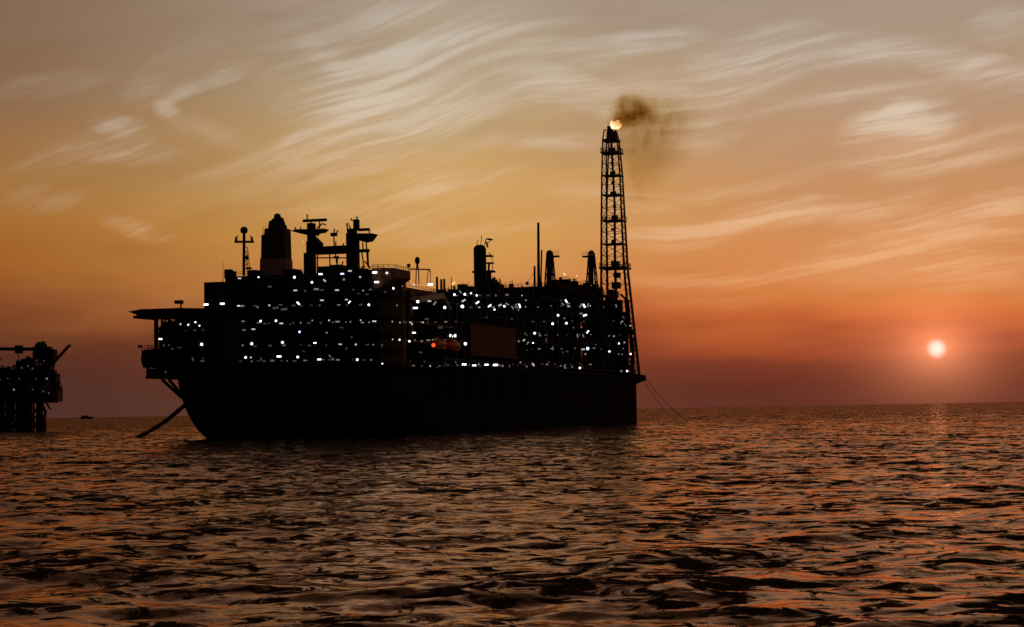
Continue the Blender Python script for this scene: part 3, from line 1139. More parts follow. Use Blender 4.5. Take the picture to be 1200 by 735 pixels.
def module(x0, x1, seed):
    r = random.Random(seed)
    L = x1 - x0
    mid = px_of((x0 + x1) / 2, YS)
    top = min(pix(px_of(x, YS), sil(px_of(x, YS)) + 6.0, lat=YS).z for x in np.linspace(x0, x1, 7))
    base = DECK + 3.0
    nl = 4
    lv = [base + (top - base) * q / (nl - 1) for q in range(nl)]
    mb = MB()
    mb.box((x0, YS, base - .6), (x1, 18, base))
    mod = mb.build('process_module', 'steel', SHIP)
    mod['label'] = 'dark multi-level process module crowded with vessels and pipes'
    nx = 4
    cols = [x0 + .4 + (L - .8) * i / (nx - 1) for i in range(nx)]
    for x in cols:
        for y in (YS + .4, -7.0, 6.0, 17.6):
            if y > 0 and x not in (cols[0], cols[-1]):
                continue
            mb = MB().box((x - .35, y - .35, DECK - .5), (x + .35, y + .35, top - .3))
            mb.build('column', 'steel', mod)
    for i, z in enumerate(lv[1:]):
        mb = MB()
        mb.box((x0, YS, z - .35), (x1, 18, z))
        mb.build('deck_plate', 'steel', mod)
    for i, z in enumerate(lv):
        mb = MB()
        rail(mb, [(x0, YS + .1, z), (x1, YS + .1, z)], 1.1, 2.6, .05)
        if i == nl - 1:
            rail(mb, [(x0 + .1, YS, z), (x0 + .1, 17, z)], 1.1, 2.6, .05)
        mb.build('handrail', 'steel', mod)
    # diagonal braces on the starboard face and aft face
    for i in range(nl - 1):
        for j in range(nx - 1):
            if r.random() < .55:
                a_, b_ = (cols[j], cols[j + 1]) if r.random() < .5 else (cols[j + 1], cols[j])
                MB().bar((a_, YS + .25, lv[i]), (b_, YS + .25, lv[i + 1] - .35), .28).build('brace', 'steel', mod)
    # equipment on each level
    for i in range(nl - 1):
        z, zt = lv[i], lv[i + 1] - .4
        h = zt - z
        x = x0 + 1
        while x < x1 - 3:
            w = r.uniform(3, 7)
            w = min(w, x1 - x - .5)
            t = r.random()
            y0 = YS + r.uniform(.8, 2.4)
            if t < .30:
                rr = min(h * .38, 1.9)
                MB().capsule((x, y0 + rr, z + rr + .5), (x + w, y0 + rr, z + rr + .5), rr).build('vessel', r.choice(['pipe', 'pipe', 'steel']), mod, True)
                MB().box((x + w * .25 - .2, y0 + .3, z), (x + w * .25 + .2, y0 + 2 * rr - .3, z + .8)).build('saddle', 'steel', mod)
            elif t < .50:
                rr = min(w * .3, 1.5)
                MB().capsule((x + w / 2, y0 + rr, z + .2), (x + w / 2, y0 + rr, zt - .2), rr).build('vessel', 'pipe', mod, True)
            elif t < .72:
                MB().box((x, y0, z + .01), (x + w * .85, y0 + r.uniform(3, 6), z + h * r.uniform(.5, .95))).build('equipment_skid', r.choice(['pipe', 'steel', 'deckhouse']), mod)
            else:
                for q in range(3):
                    zz = z + h * (.25 + .25 * q)
                    pts_ = [(x, y0 + q * .3, z + .1), (x, y0 + q * .3, zz), (x + w * .9, y0 + q * .3, zz), (x + w * .9, y0 + q * .3, zt)]
                    MB().path(pts_, .2 + .08 * q, 7).build('pipe', 'pipe', mod, True)
            x += w + r.uniform(.3, 1.2)
        # inner wall / big equipment row blocking the view through the module
        y = -8.0
        MB().box((x0 + .6, y, z + .01), (x1 - .6, y + 5, zt - r.uniform(0, h * .3))).build('equipment_room', 'deckhouse', mod)
    # clutter on top, following the uneven skyline
    x = x0 + .5
    while x < x1 - .5:
        p_ = px_of(x, YS + 2)
        zt = pix(p_, sil(p_) + r.uniform(-5.0, 8.0), lat=YS + 2).z
        t = r.random()
        w = r.uniform(.6, 1.6)
        lat = YS + r.uniform(1, 6)
        if t < .35:
            MB().tube((x, lat, top), (x, lat, max(top + .8, zt)), .25 + .25 * r.random(), n=8).build('vent_pipe', 'pipe', mod)
        elif t < .7:
            MB().box((x, lat, top), (x + w * 2, lat + 2 + 3 * r.random(), max(top + .7, zt - .5))).build('roof_unit', 'steel', mod)
        elif t < .85:
            MB().path([(x, lat, top), (x, lat, zt + .6), (x + w, lat, zt + .6), (x + w, lat, top)], .2, 6).build('pipe_loop', 'pipe', mod, True)
        else:
            MB().tube((x, lat, top), (x, lat, zt + r.uniform(1, 3)), .1, n=5).build('lightning_rod', 'steel', mod)
        x += r.uniform(1.6, 4.5)
    return mod


for i, (a_, b_) in enumerate(MODS):
    MODOBJ.append((a_, b_, module(a_, b_, 100 + i)))

# bigger units standing above the module roofs: (px left, py top, px right, kind)
SKY = """521 341 528 b;529 338.5 535 b;536 335.5 549 v;541.5 331 542.5 r;549 339 554 b;545 332.5 546 r;573 326 579 b;578 330 585 b;584 333 590 b;581 327.5 582.5 r;592 331 593 r;597.5 332 601 b;594 337 597 b;602.5 336.5 604 p
605 337.5 612 v;607 333 608 r;613 340 620 b;616.6 330.5 619 o;621 338 625.5 b;623 334 624 r;634 335.5 640 b;645 332.5 652 v;650 327.5 651 r;655 327 668 b;666 329 677 b;659 324.5 660.5 r;671 325 672 r;669 331 674 p;678 333 683 b
684 331 691 b;687.5 327.5 688.5 r;694 332.5 701 b;699 329 700 r;702 336 706 b;563 331 566 b;569 329 573.5 b;586.5 328.5 587.5 r;600 327.5 600.8 r;641 338 646 b;653 331 655 p;680 329 681 r;525 335.5 526 r;532 335 533 p;548 330 549 r;611 335 613 p"""
for row in SKY.replace('\n', ';').split(';'):
    q = row.split()
    x0, yt, x1 = float(q[0]), float(q[1]), float(q[2])
    lat = -13.0 + rnd.uniform(-3, 3)
    a_ = pix(x0, yt, lat=lat); b_ = pix(x1, yt, lat=lat)
    X_ = (a_.x + b_.x) / 2
    pa, pb_ = pix(x0, yt, X=X_), pix(x1, yt, X=X_)
    par = min(MODOBJ, key=lambda m_: max(m_[0] - X_, X_ - m_[1], 0))[2]
    zb_ = pa.z - 6.0
    w_ = abs(pa.y - pb_.y)
    yc = (pa.y + pb_.y) / 2
    if q[3] == 'b':
        m_ = MB().box((X_ - 1.2, pa.y, zb_), (X_ + 1.2, pb_.y, pa.z - .25))
        rail(m_, [(X_ - 1.1, pa.y - .1, pa.z - .25), (X_ - 1.1, pb_.y + .1, pa.z - .25)], .8, 1.2, .05)
        m_.build('roof_unit', 'steel', par)
    elif q[3] == 'v':
        m_ = MB().capsule((X_, pa.y, pa.z - 1.1), (X_, pb_.y, pa.z - 1.1), 1.1, 12)
        m_.build('roof_vessel', 'pipe', par, True)
        MB().box((X_ - .6, pa.y - .5, zb_), (X_ + .6, pb_.y + .5, pa.z - 1.0)).build('vessel_frame', 'steel', par)
    elif q[3] == 'r':
        MB().tube((X_, yc, zb_), (X_, yc, pa.z), .13, .08, 6).build('vent_rod', 'steel', par)
    elif q[3] == 'o':
        MB().tube((X_, yc, zb_), (X_, yc, pa.z - .3), .07, n=5).build('lamp_stem', 'steel', par)
        MB().ball((X_, yc, pa.z - .4), .55, 8).build('beacon_head', 'steel', par, True)
    else:
        MB().path([(X_, pa.y, zb_), (X_, pa.y, pa.z - .3), (X_, yc, pa.z), (X_, pb_.y, pa.z - .3), (X_, pb_.y, zb_)], .2, 6).build('pipe_loop', 'pipe', par, True)

# pipe rack running the whole length just above the main deck
mb = MB()
mb.box((48, YS + .3, DECK + .8), (268, YS + 3.4, DECK + 1.0))
rack = mb.build('pipe_rack', 'steel', SHIP)
for j in range(5):
    MB().tube((48, YS + .7 + j * .55, DECK + 1.3), (268, YS + .7 + j * .55, DECK + 1.3), .22, n=8).build('pipe', 'pipe', rack, True)
for x in range(50, 268, 9):
    MB().box((x - .2, YS + .4, DECK), (x + .2, YS + 3.3, DECK + .797)).build('rack_support', 'steel', rack)

# red blast wall panels on the starboard side
w0 = pix(551, 380, lat=YS - .4); w1 = pix(604, 386, lat=YS - .4)
zl = pix(551, 414, lat=YS - .4).z
wl = None
NP = 9
for i in range(NP):
    xa_ = w0.x + (w1.x - w0.x) * i / NP
    xb_ = w0.x + (w1.x - w0.x) * (i + 1) / NP - .12
    mb = MB().box((xa_, YS - .55, zl), (xb_, YS - .3, w0.z))
    if wl is None:
        wl = mb.build('blast_wall', 'oxide', SHIP)
        wl['label'] = 'dark red panelled wall on the ship\'s side'
    else:
        mb.build('panel', 'oxide', wl)
MB().box((w0.x - .3, YS - .75, w0.z), (w1.x + .3, YS - .1, w0.z + .4)).build('top_beam', 'oxide', wl)
MB().box((w0.x - .3, YS - .75, zl - .5), (w1.x + .3, YS - .1, zl - .003)).build('bottom_beam', 'oxide', wl)

# ------------------------------------------------------------------ tall column with side platforms
XC = pix(563, 340, lat=0.0).x
cb = pix(563, 350, lat=0.0)
ctop = pix(563, 287.5, lat=0.0)
rcol = 2.0
mb = MB()
Lc = ctop.z - DECK - 2
mb.lathe((XC, 0, DECK + 2), (0, 0, 1), [(0, rcol), (Lc - 1.2, rcol), (Lc - .5, rcol * .85), (Lc, rcol * .5)], 16)
colm = mb.build('absorber_column', 'pipe', SHIP, True)
def cpix(px, py): return pix(px, py, X=XC)
for q in ((569, 299.5, 577, 300.8), (571, 280, 576, 281), (555, 318, 579, 319.3), (570, 308, 577.5, 309)):
    a0, b0 = cpix(q[0], q[1]), cpix(q[2], q[3])
    MB().box((XC - 1.6, a0.y, a0.z), (XC + 1.6, b0.y, b0.z)).build('column_platform', 'steel', colm)
for q in ((577, 308, 577.5, 318, .12), (572, 285, 576, 281, .12), (576, 300, 573, 296, .14), (559, 287, 560, 281, .1), (563.5, 287, 564.5, 276, .1), (568, 288, 569, 281, .14), (570, 283.5, 571.5, 290, .3),
          (574, 335, 580, 325, .4), (572, 326, 573, 309, .35), (580, 335, 582, 328, .4), (585, 336, 586, 326, .2), (578, 309, 575.5, 300, .1)):
    MB().tube(cpix(q[0], q[1]), cpix(q[2], q[3]), q[4], n=6).build('pipe', 'pipe', colm)
MB().tube(cpix(573, 337), cpix(573, 317), .8, n=8).build('side_vessel', 'pipe', colm)

# ------------------------------------------------------------------ vent stacks
for px, pyt, r_, lat in ((631.3, 261, .52, -8.0), (626.5, 312, .42, -8.0)):
    p = pix(px, 345, lat=lat)
    t = pix(px - (.5 if pyt < 300 else 0), pyt, X=p.x)
    MB().path([(p.x, p.y, DECK + 3), (p.x, p.y, p.z), (t.x, t.y, t.z)], [r_ * 1.2, r_ * 1.1, r_ * .8], 8).build('vent_stack', 'pipe', SHIP, True)
XV = pix(631, 345, lat=-8).x
vs = MB().tube(pix(633.5, 345, X=XV), pix(634.8, 293, X=XV), .28, n=6).build('vent_riser', 'pipe', SHIP)
MB().tube(pix(625.5, 320, X=XV), pix(616, 334, X=XV), .06, n=4).build('stay_wire', 'steel', vs)

# ------------------------------------------------------------------ lattice posts (two)
def lattice_post(px, pyt, pyb, wt, wb, lat, plat):
    X0 = pix(px, pyb, lat=lat).x
    root = None
    corners_b = [pix(px - wb, pyb, X=X0), pix(px + wb, pyb, X=X0)]
    corners_t = [pix(px - wt, pyt, X=X0), pix(px + wt, pyt, X=X0)]
    depth = abs(corners_b[0].y - corners_b[1].y)
    mb = MB().box((X0 - 1.4, corners_b[1].y - .3, corners_b[0].z - 8), (X0 + depth + .6, corners_b[0].y + .3, corners_b[0].z))
    post = mb.build('lattice_post', 'steel', SHIP)
    legs = []
    for k_ in (0, 1):
        for d_ in (0, 1):
            b_ = corners_b[k_] + Vector((d_ * depth, 0, 0)); t_ = corners_t[k_] + Vector((d_ * depth * wt / wb, 0, 0))
            legs.append((b_, t_))
            MB().tube(b_, t_, .30, .26, 6).build('leg', 'steel', post)
    for i in range(4):
        f0, f1 = i / 4, (i + 1) / 4
        for (p_, q_) in ((0, 2), (0, 1), (2, 3)):
            a0 = legs[p_][0].lerp(legs[p_][1], f0); b0 = legs[q_][0].lerp(legs[q_][1], f1)
            MB().bar(a0, b0, .16).build('brace', 'steel', post)
    tz = corners_t[0].z
    MB().ball((X0 + .5, (corners_t[0].y + corners_t[1].y) / 2, tz), 1.05, 10, .8).build('sheave_head', 'steel', post, True)
    py_ = pyt + 4
    a0, b0 = pix(px - (plat if plat > 0 else 1), py_, X=X0), pix(px + (1 if plat > 0 else -plat), py_ + 1.4, X=X0)
    MB().box((X0 - 1, a0.y, a0.z), (X0 + 1, b0.y, b0.z)).build('post_platform', 'steel', post)
    mb = MB()
    rail(mb, [(X0 - 1, a0.y, a0.z), (X0 - 1, b0.y, a0.z)], 1.3, 1.5, .06)
    mb.build('handrail', 'steel', post)
    mb = MB().tube(pix(px + .8, pyb - 2, X=X0), pix(px + .5, pyt + 3, X=X0), .75, n=8)
    mb.build('riser_pipe', 'pipe', post)


lattice_post(643.5, 296, 338, 2.6, 5.2, -12.0, -11.5)
lattice_post(692.5, 296, 336, 2.6, 5.4, -14.0, 9.5)

# ------------------------------------------------------------------ flare tower
LT = -16.0
XT = pix(718, 330, lat=LT).x
def tp(px, py, d=0.0):
    p = pix(px, py, X=XT)
    return Vector((p.x + d, p.y, p.z))


LEFT = [(704.2, 440), (704.6, 313), (704.8, 258), (705.2, 205), (706.2, 165), (708.0, 152)]
RIGHT = [(742.5, 440), (731.2, 313), (728.6, 258), (726.3, 205), (723.4, 165), (721.0, 152)]


def edge(tab, py):
    for (x0, y0), (x1, y1) in zip(tab[:-1], tab[1:]):
        if y1 <= py <= y0:
            return x0 + (x1 - x0) * (py - y0) / (y1 - y0)
    return tab[-1][0]


def tcorner(py):
    l, r_ = edge(LEFT, py), edge(RIGHT, py)
    w = (r_ - l) * 0.315
    return [tp(l, py), tp(r_, py), tp(r_ - 1.2, py, w), tp(l + .8, py, w)]


rings = [440, 417, 395, 373, 352, 332, 313, 299, 285.5, 271.5, 258, 243, 228, 216.5, 205, 191.5, 178, 165, 152]
mb = MB()
c0 = tcorner(440)
mb.box((c0[0].x - 1, c0[1].y - .5, DECK + .02), (c0[2].x + 1, c0[0].y + .5, c0[0].z))
ft = mb.build('flare_tower', 'tower', SHIP)
ft['label'] = 'tall lattice flare tower near the bow with a burning tip'
for k_ in range(4):
    pts_ = [tcorner(py)[k_] for py in rings]
    MB().path(pts_, [.55 - .3 * i / 18 for i in range(19)], 7).build('leg', 'tower', ft, True)
for a_, b_ in zip(rings[:-1], rings[1:]):
    ca, cb_ = tcorner(a_), tcorner(b_)
    for k_ in range(4):
        j = (k_ + 1) % 4
        MB().bar(cb_[k_], cb_[j], .18).build('brace', 'tower', ft)
        if b_ >= 165:
            MB().bar(ca[k_], cb_[j], .14).build('brace', 'tower', ft)
            MB().bar(ca[j], cb_[k_], .14).build('brace', 'tower', ft)
for py, grow, th_ in ((313, 2.0, .7), (285.5, .2, .3), (258, .5, .4), (228, .2, .35), (205, .2, .35), (178, 1.6, .6), (163, .5, .9)):
    c = tcorner(py)
    xs_ = [q.x for q in c]; ys_ = [q.y for q in c]
    z = c[0].z
    MB().box((min(xs_) - grow * .6, min(ys_) - grow * .35, z - th_), (max(xs_) + grow * .6, max(ys_) + grow * .35, z)).build('tower_platform', 'tower', ft)
    if grow > 1 or py == 258:
        mb = MB()
        x0_, x1_, y0_, y1_ = min(xs_) - grow * .5, max(xs_) + grow * .5, min(ys_) - grow * .3, max(ys_) + grow * .3
        rail(mb, [(x0_, y0_, z), (x1_, y0_, z), (x1_, y1_, z), (x0_, y1_, z), (x0_, y0_, z)], 1.4, 1.8, .09)
        mb.build('handrail', 'tower', ft)
# risers, ladder and lumpy pipe joints inside the tower
ris = [tp(720, 440, 4), tp(719, 340, 4), tp(717.8, 300, 4), tp(717.6, 240, 4), tp(715.5, 180, 2.5), tp(714.5, 160, 2)]
MB().path(ris, [.6, .55, .5, .42, .42, .42], 8).build('flare_riser', 'pipe', ft, True)
MB().path([tp(711, 440, 2), tp(711, 330, 2), tp(709.5, 260, 2), tp(711, 200, 2), tp(712, 165, 2)], .26, 6).build('ladder_cage', 'tower', ft, True)
for px, py, w in ((718, 254, 1.0), (717, 282, .8), (716.5, 226, 1.0), (715.8, 202, .9), (715, 175, 1.1), (716, 268, .6), (719, 309, 1.4), (721, 322, 1.2), (720, 334, 1.5), (717, 345, 1.6), (718, 241, .6), (716, 213, .6), (715.5, 190, .6)):
    p = tp(px, py, 3.2)
    MB().box((p.x - w, p.y - w, p.z - w * .8), (p.x + w, p.y + w, p.z + w * .8)).build('valve_box', 'tower', ft)
# tip: burner cylinders
for px, w, top_ in ((712.5, .75, 147.0), (716, .55, 150), (719, .5, 153)):
    MB().tube(tp(px, 164, 2), tp(px, top_, 2), w, w * 1.1, 10).build('burner_tip', 'tower', ft, True)
# bow structure round the tower foot
for q in ((706, 352, 712, 440, 5), (713, 340, 722, 440, 8), (722, 352, 731, 440, 4), (731, 366, 737.5, 440, 3), (699, 345, 706, 440, 6)):
    a0, b0 = tp(q[0], q[1]), tp(q[2], q[3])
    MB().box((XT - 3, a0.y, a0.z), (XT - 3 + q[4], b0.y, DECK)).build('foot_module', 'steel', ft)
for q in ((736.5, 352, 739.5, 392, .5), (739.5, 392, 742, 404, .6), (742, 404, 741.5, 440, .8), (733, 350, 736.5, 385, .35), (738, 388, 742.5, 388, .5), (737, 418, 743.5, 418, .6), (740, 378, 740, 392, .4), (728, 345, 735, 352, .4)):
    MB().tube(tp(q[0], q[1], -1), tp(q[2], q[3], -1), q[4], n=7).build('pipe', 'pipe', ft)
for (px, py, rr) in ((741.0, 391, .95), (741.5, 399, 1.1), (741.8, 411, .95), (741.5, 424, 1.2), (739, 431, 1.4), (736, 372, 1.0)):
    p = tp(px, py, -1)
    MB().ball(p, rr, 8, .8).build('valve', 'pipe', ft, True)

# tall lean-to of steel between the last module and the tower
for q in ((684, 334, 692, 440), (694, 336, 699, 440)):
    X_ = XT - 8
    a0 = pix(q[0], q[1], X=X_); b0 = pix(q[2], q[3], X=X_)
    MB().box((X_ - 3, a0.y, a0.z), (X_ + 3, b0.y, DECK)).build('bow_house', 'deckhouse', SHIP)

# ------------------------------------------------------------------ flame and smoke
def build_flame():
    f0 = world_of(tp(717.3, 149.5, 2))
    mb = MB()
    s_ = .316
    bx_ = Vector((1, 0, 0)); uz = Vector((0, 0, 1))
    def strand(pts, rr):
        mb.path([f0 + bx_ * (x * s_) + uz * (z * s_) + Vector((0, y * s_, 0)) for x, y, z in pts], [q * s_ for q in rr], 9)
    strand([(-1.5, 0, -2), (0, .5, 1), (2, 0, 4), (4.5, -.5, 6), (7.5, 0, 10)], [1.2, 3.6, 4.6, 3.4, .4])
    strand([(0, 1, 0), (-1.5, 1, 4), (-2.0, .5, 7.5), (-.8, .5, 10)], [2.2, 2.4, 1.5, .2])
    strand([(2, -1, 1), (5, -1, 1.5), (8, -1, 3.5), (9.5, -1, 7)], [2.8, 3.2, 2.2, .2])
    m = bpy.data.materials.new('flare flame')
    m.use_nodes = True
    t = m.node_tree
    t.nodes.clear()
    n_ = Nodes(t)
    e = n_.new('ShaderNodeEmission')
    co = n_.new('ShaderNodeTexCoord').outputs['Object']
    f, _ = n_.noise(co, .9, 3, .6, dim='3D')
    n_.put(e.inputs[0], n_.mix(n_.remap(f, .35, .65), (1.0, .50, .20, 1), (1.0, .90, .74, 1)))
    e.inputs[1].default_value = 1.9
    o_ = n_.new('ShaderNodeOutputMaterial')
    t.links.new(e.outputs[0], o_.inputs[0])
    o = mb.build('flame', m, None, True)
    tag(o, 'small bright flame burning at the tip of the flare tower', 'flame')


build_flame()


def build_smoke():
    D = 672.0
    c = at_depth(752, 178, D)
    mb = MB()
    mb.ball((0, 0, 0), 30.0, 20, 1.0)
    m = bpy.data.materials.new('flare smoke')
    m.use_nodes = True
    t = m.node_tree
    t.nodes.clear()
    n_ = Nodes(t)
    co = n_.new('ShaderNodeTexCoord').outputs['Object']
    _, wc_ = n_.noise(co, .11, 3, .6, dim='3D')
    cw = n_.vmath('ADD', co, n_.vmath('SCALE', n_.vmath('SUBTRACT', wc_, (.5, .5, .5)), s=9.0))
    s_ = D / F
    dens = None
    for px, py, rx, rz, ry, d_ in ((727, 141, 14, 12, 5, .30), (738, 132, 24, 17, 7, .17), (752, 130, 24, 18, 7, .07), (774, 138, 50, 30, 10, .036), (760, 168, 50, 42, 12, .040), (752, 204, 30, 38, 10, .016), (748, 230, 18, 24, 7, .012)):
        q = at_depth(px, py, D) - c
        mm = n_.mapping(cw, tuple(q), (0, 0, 0), (rx * s_ * 1.25, ry * 1.25, rz * s_ * 1.25), 'TEXTURE')
        g = n_.new('ShaderNodeTexGradient', gradient_type='SPHERICAL')
        t.links.new(mm, g.inputs[0])
        dens = n_.math('MULTIPLY_ADD', n_.math('POWER', g.outputs[1], 1.2), d_ * 2.5, 0.0 if dens is None else dens)
    f, _ = n_.noise(cw, .22, 3, .62, dim='3D')
    dens = n_.math('MULTIPLY', dens, n_.remap(f, .32, .62, .25, 1.2))
    v = n_.new('ShaderNodeVolumePrincipled')
    v.inputs['Color'].default_value = (.30, .13, .03, 1)
    v.inputs['Absorption Color'].default_value = (.80, .32, .012, 1)
    n_.put(v.inputs['Density'], dens)
    o_ = n_.new('ShaderNodeOutputMaterial')
    t.links.new(v.outputs[0], o_.inputs[1])
    o = mb.build('smoke', m, None, True)
    o.location = c
    tag(o, 'brown smoke drifting from the flare flame', None, None, 'stuff')


build_smoke()

# ------------------------------------------------------------------ deck crane by the deckhouse
LC = -20.5
pc = pix(467, 400, lat=LC)
mb = MB().tube((pc.x, LC, DECK), (pc.x, LC, pix(467, 352, lat=LC).z), 1.9, 1.7, 14)
crane = mb.build('deck_crane', 'brown', SHIP, True)
crane['label'] = 'brown pedestal crane beside the deckhouse with its pale boom laid forward'
zc = pix(467, 352, lat=LC).z
MB().box((pc.x - 2.2, LC - 2.0, zc), (pc.x + 2.4, LC + 2.2, zc + 3.0)).build('machinery_cab', 'brown', crane)
MB().box((pc.x + .6, LC - 3.2, zc + .3), (pc.x + 2.6, LC - 2.003, zc + 2.4)).build('operator_cab', 'brown', crane)
b0 = pix(490, 351.5, lat=LC - 1); b1 = pix(519.5, 346.5, lat=LC - 1)
mb = MB()
mb.bar(b0, b1, .9, 1.3)
boom = mb.build('boom', 'cream', crane)
MB().bar((pc.x + 1.5, LC - .5, zc + 1.6), b0, .9, 1.2).build('boom_heel', 'brown', crane)
MB().bar((pc.x, LC, zc + 3), b0 + Vector((2, .6, 1.6)), .14).build('luffing_rope', 'steel', crane)
MB().bar(b1, b1 + Vector((6, 0, -3.2)), .5, .5).build('boom_strut', 'cream', crane)
for py in (376, 399):
    zz = pix(467, py, lat=LC).z
    MB().box((pc.x - 6, -23.1, zz - .3), (s1.x - 2, LC + 1.5, zz)).build('crane_walkway', 'brown', crane)
    for xx in np.linspace(pc.x - 5.5, s1.x - 2.5, 6):
        MB().box((xx - .12, -22.9, DECK), (xx + .12, -22.66, zz - .303)).build('walkway_post', 'steel', crane)
for i, (px, py, w) in enumerate(((458, 366, 1.6), (465, 369, 1.6), (458, 388, 1.6), (466, 388, 1.6), (476, 364, 1.0), (477, 388, 1.0))):
    p = pix(px, py, lat=LC - .4)
    MB().capsule((p.x, LC - 1.2, p.z - 2.0), (p.x, LC - 1.2, p.z + 2.0), w * .8, 10).build('air_bottle', 'brown', crane, True)

# ------------------------------------------------------------------ lifeboats hanging at the side
def lifeboat(X, label):
    z = pix(515, 411, lat=-23.5).z
    o = empty('lifeboat', world_of(Vector((X, -23.6, z))), math.pi / 2 - YAW)
    tag(o, label, 'lifeboat', 'lifeboats hanging along the ship\'s side')
    mb = MB()
    k_ = 0
    st = [(-4.6, .15, 1.0, 1.5), (-4.2, .8, .45, 1.9), (-3, 1.3, .1, 2.5), (-1, 1.5, 0, 2.9), (1, 1.5, 0, 2.9), (3, 1.25, .1, 2.6), (4.2, .75, .5, 2.0), (4.7, .12, 1.1, 1.6)]
    for x, hb_, zb_, zt in st:
        zm = zb_ + (zt - zb_) * .45
        ring = [(x, 0, zb_), (x, hb_ * .7, zb_ + .25 * (zm - zb_)), (x, hb_, zm), (x, hb_ * .8, zm + .7 * (zt - zm)), (x, hb_ * .35, zt), (x, -hb_ * .35, zt), (x, -hb_ * .8, zm + .7 * (zt - zm)), (x, -hb_, zm), (x, -hb_ * .7, zb_ + .25 * (zm - zb_))]
        mb.v += ring
    n_ = 9
    for s_ in range(len(st) - 1):
        for i in range(n_):
            j = (i + 1) % n_
            mb._f(s_ * n_ + i, s_ * n_ + j, (s_ + 1) * n_ + j, (s_ + 1) * n_ + i)
    mb._f(*range(n_)[::-1])
    mb._f(*[(len(st) - 1) * n_ + i for i in range(n_)])
    mb.build('boat_shell', 'orange', o, True)
    MB().box((-2.6, -.55, 2.75), (-1.2, .55, 3.4)).build('helm_cupola', 'orange', o)
    mb = MB()
    mb.path([(x, -hb_ * 1.02 - .04, zb_ + (zt - zb_) * .45) for x, hb_, zb_, zt in st[1:-1]], .09, 6)
    mb.build('rubbing_band', 'rubber', o)
    # davits that carry it belong to the ship
    for dx in (-3, 3):
        mb = MB()
        mb.path([(X + dx, -21.6, DECK), (X + dx, -21.9, z + 3.5), (X + dx, -22.6, z + 4.6), (X + dx, -23.6, z + 4.8)], .22, 6)
        mb.tube((X + dx, -23.6, z + 4.8), (X + dx, -23.6, z + 2.5), .05, n=4)
        mb.build('davit', 'oxide', SHIP)
    return z


xb0 = pix(511, 406, lat=-23.6).x
lifeboat(xb0 + 2, 'orange lifeboat under a red lamp, nearest the deckhouse')
zlb = lifeboat(xb0 + 13.5, 'dim orange lifeboat farther along the ship\'s side, next to the dark red wall')

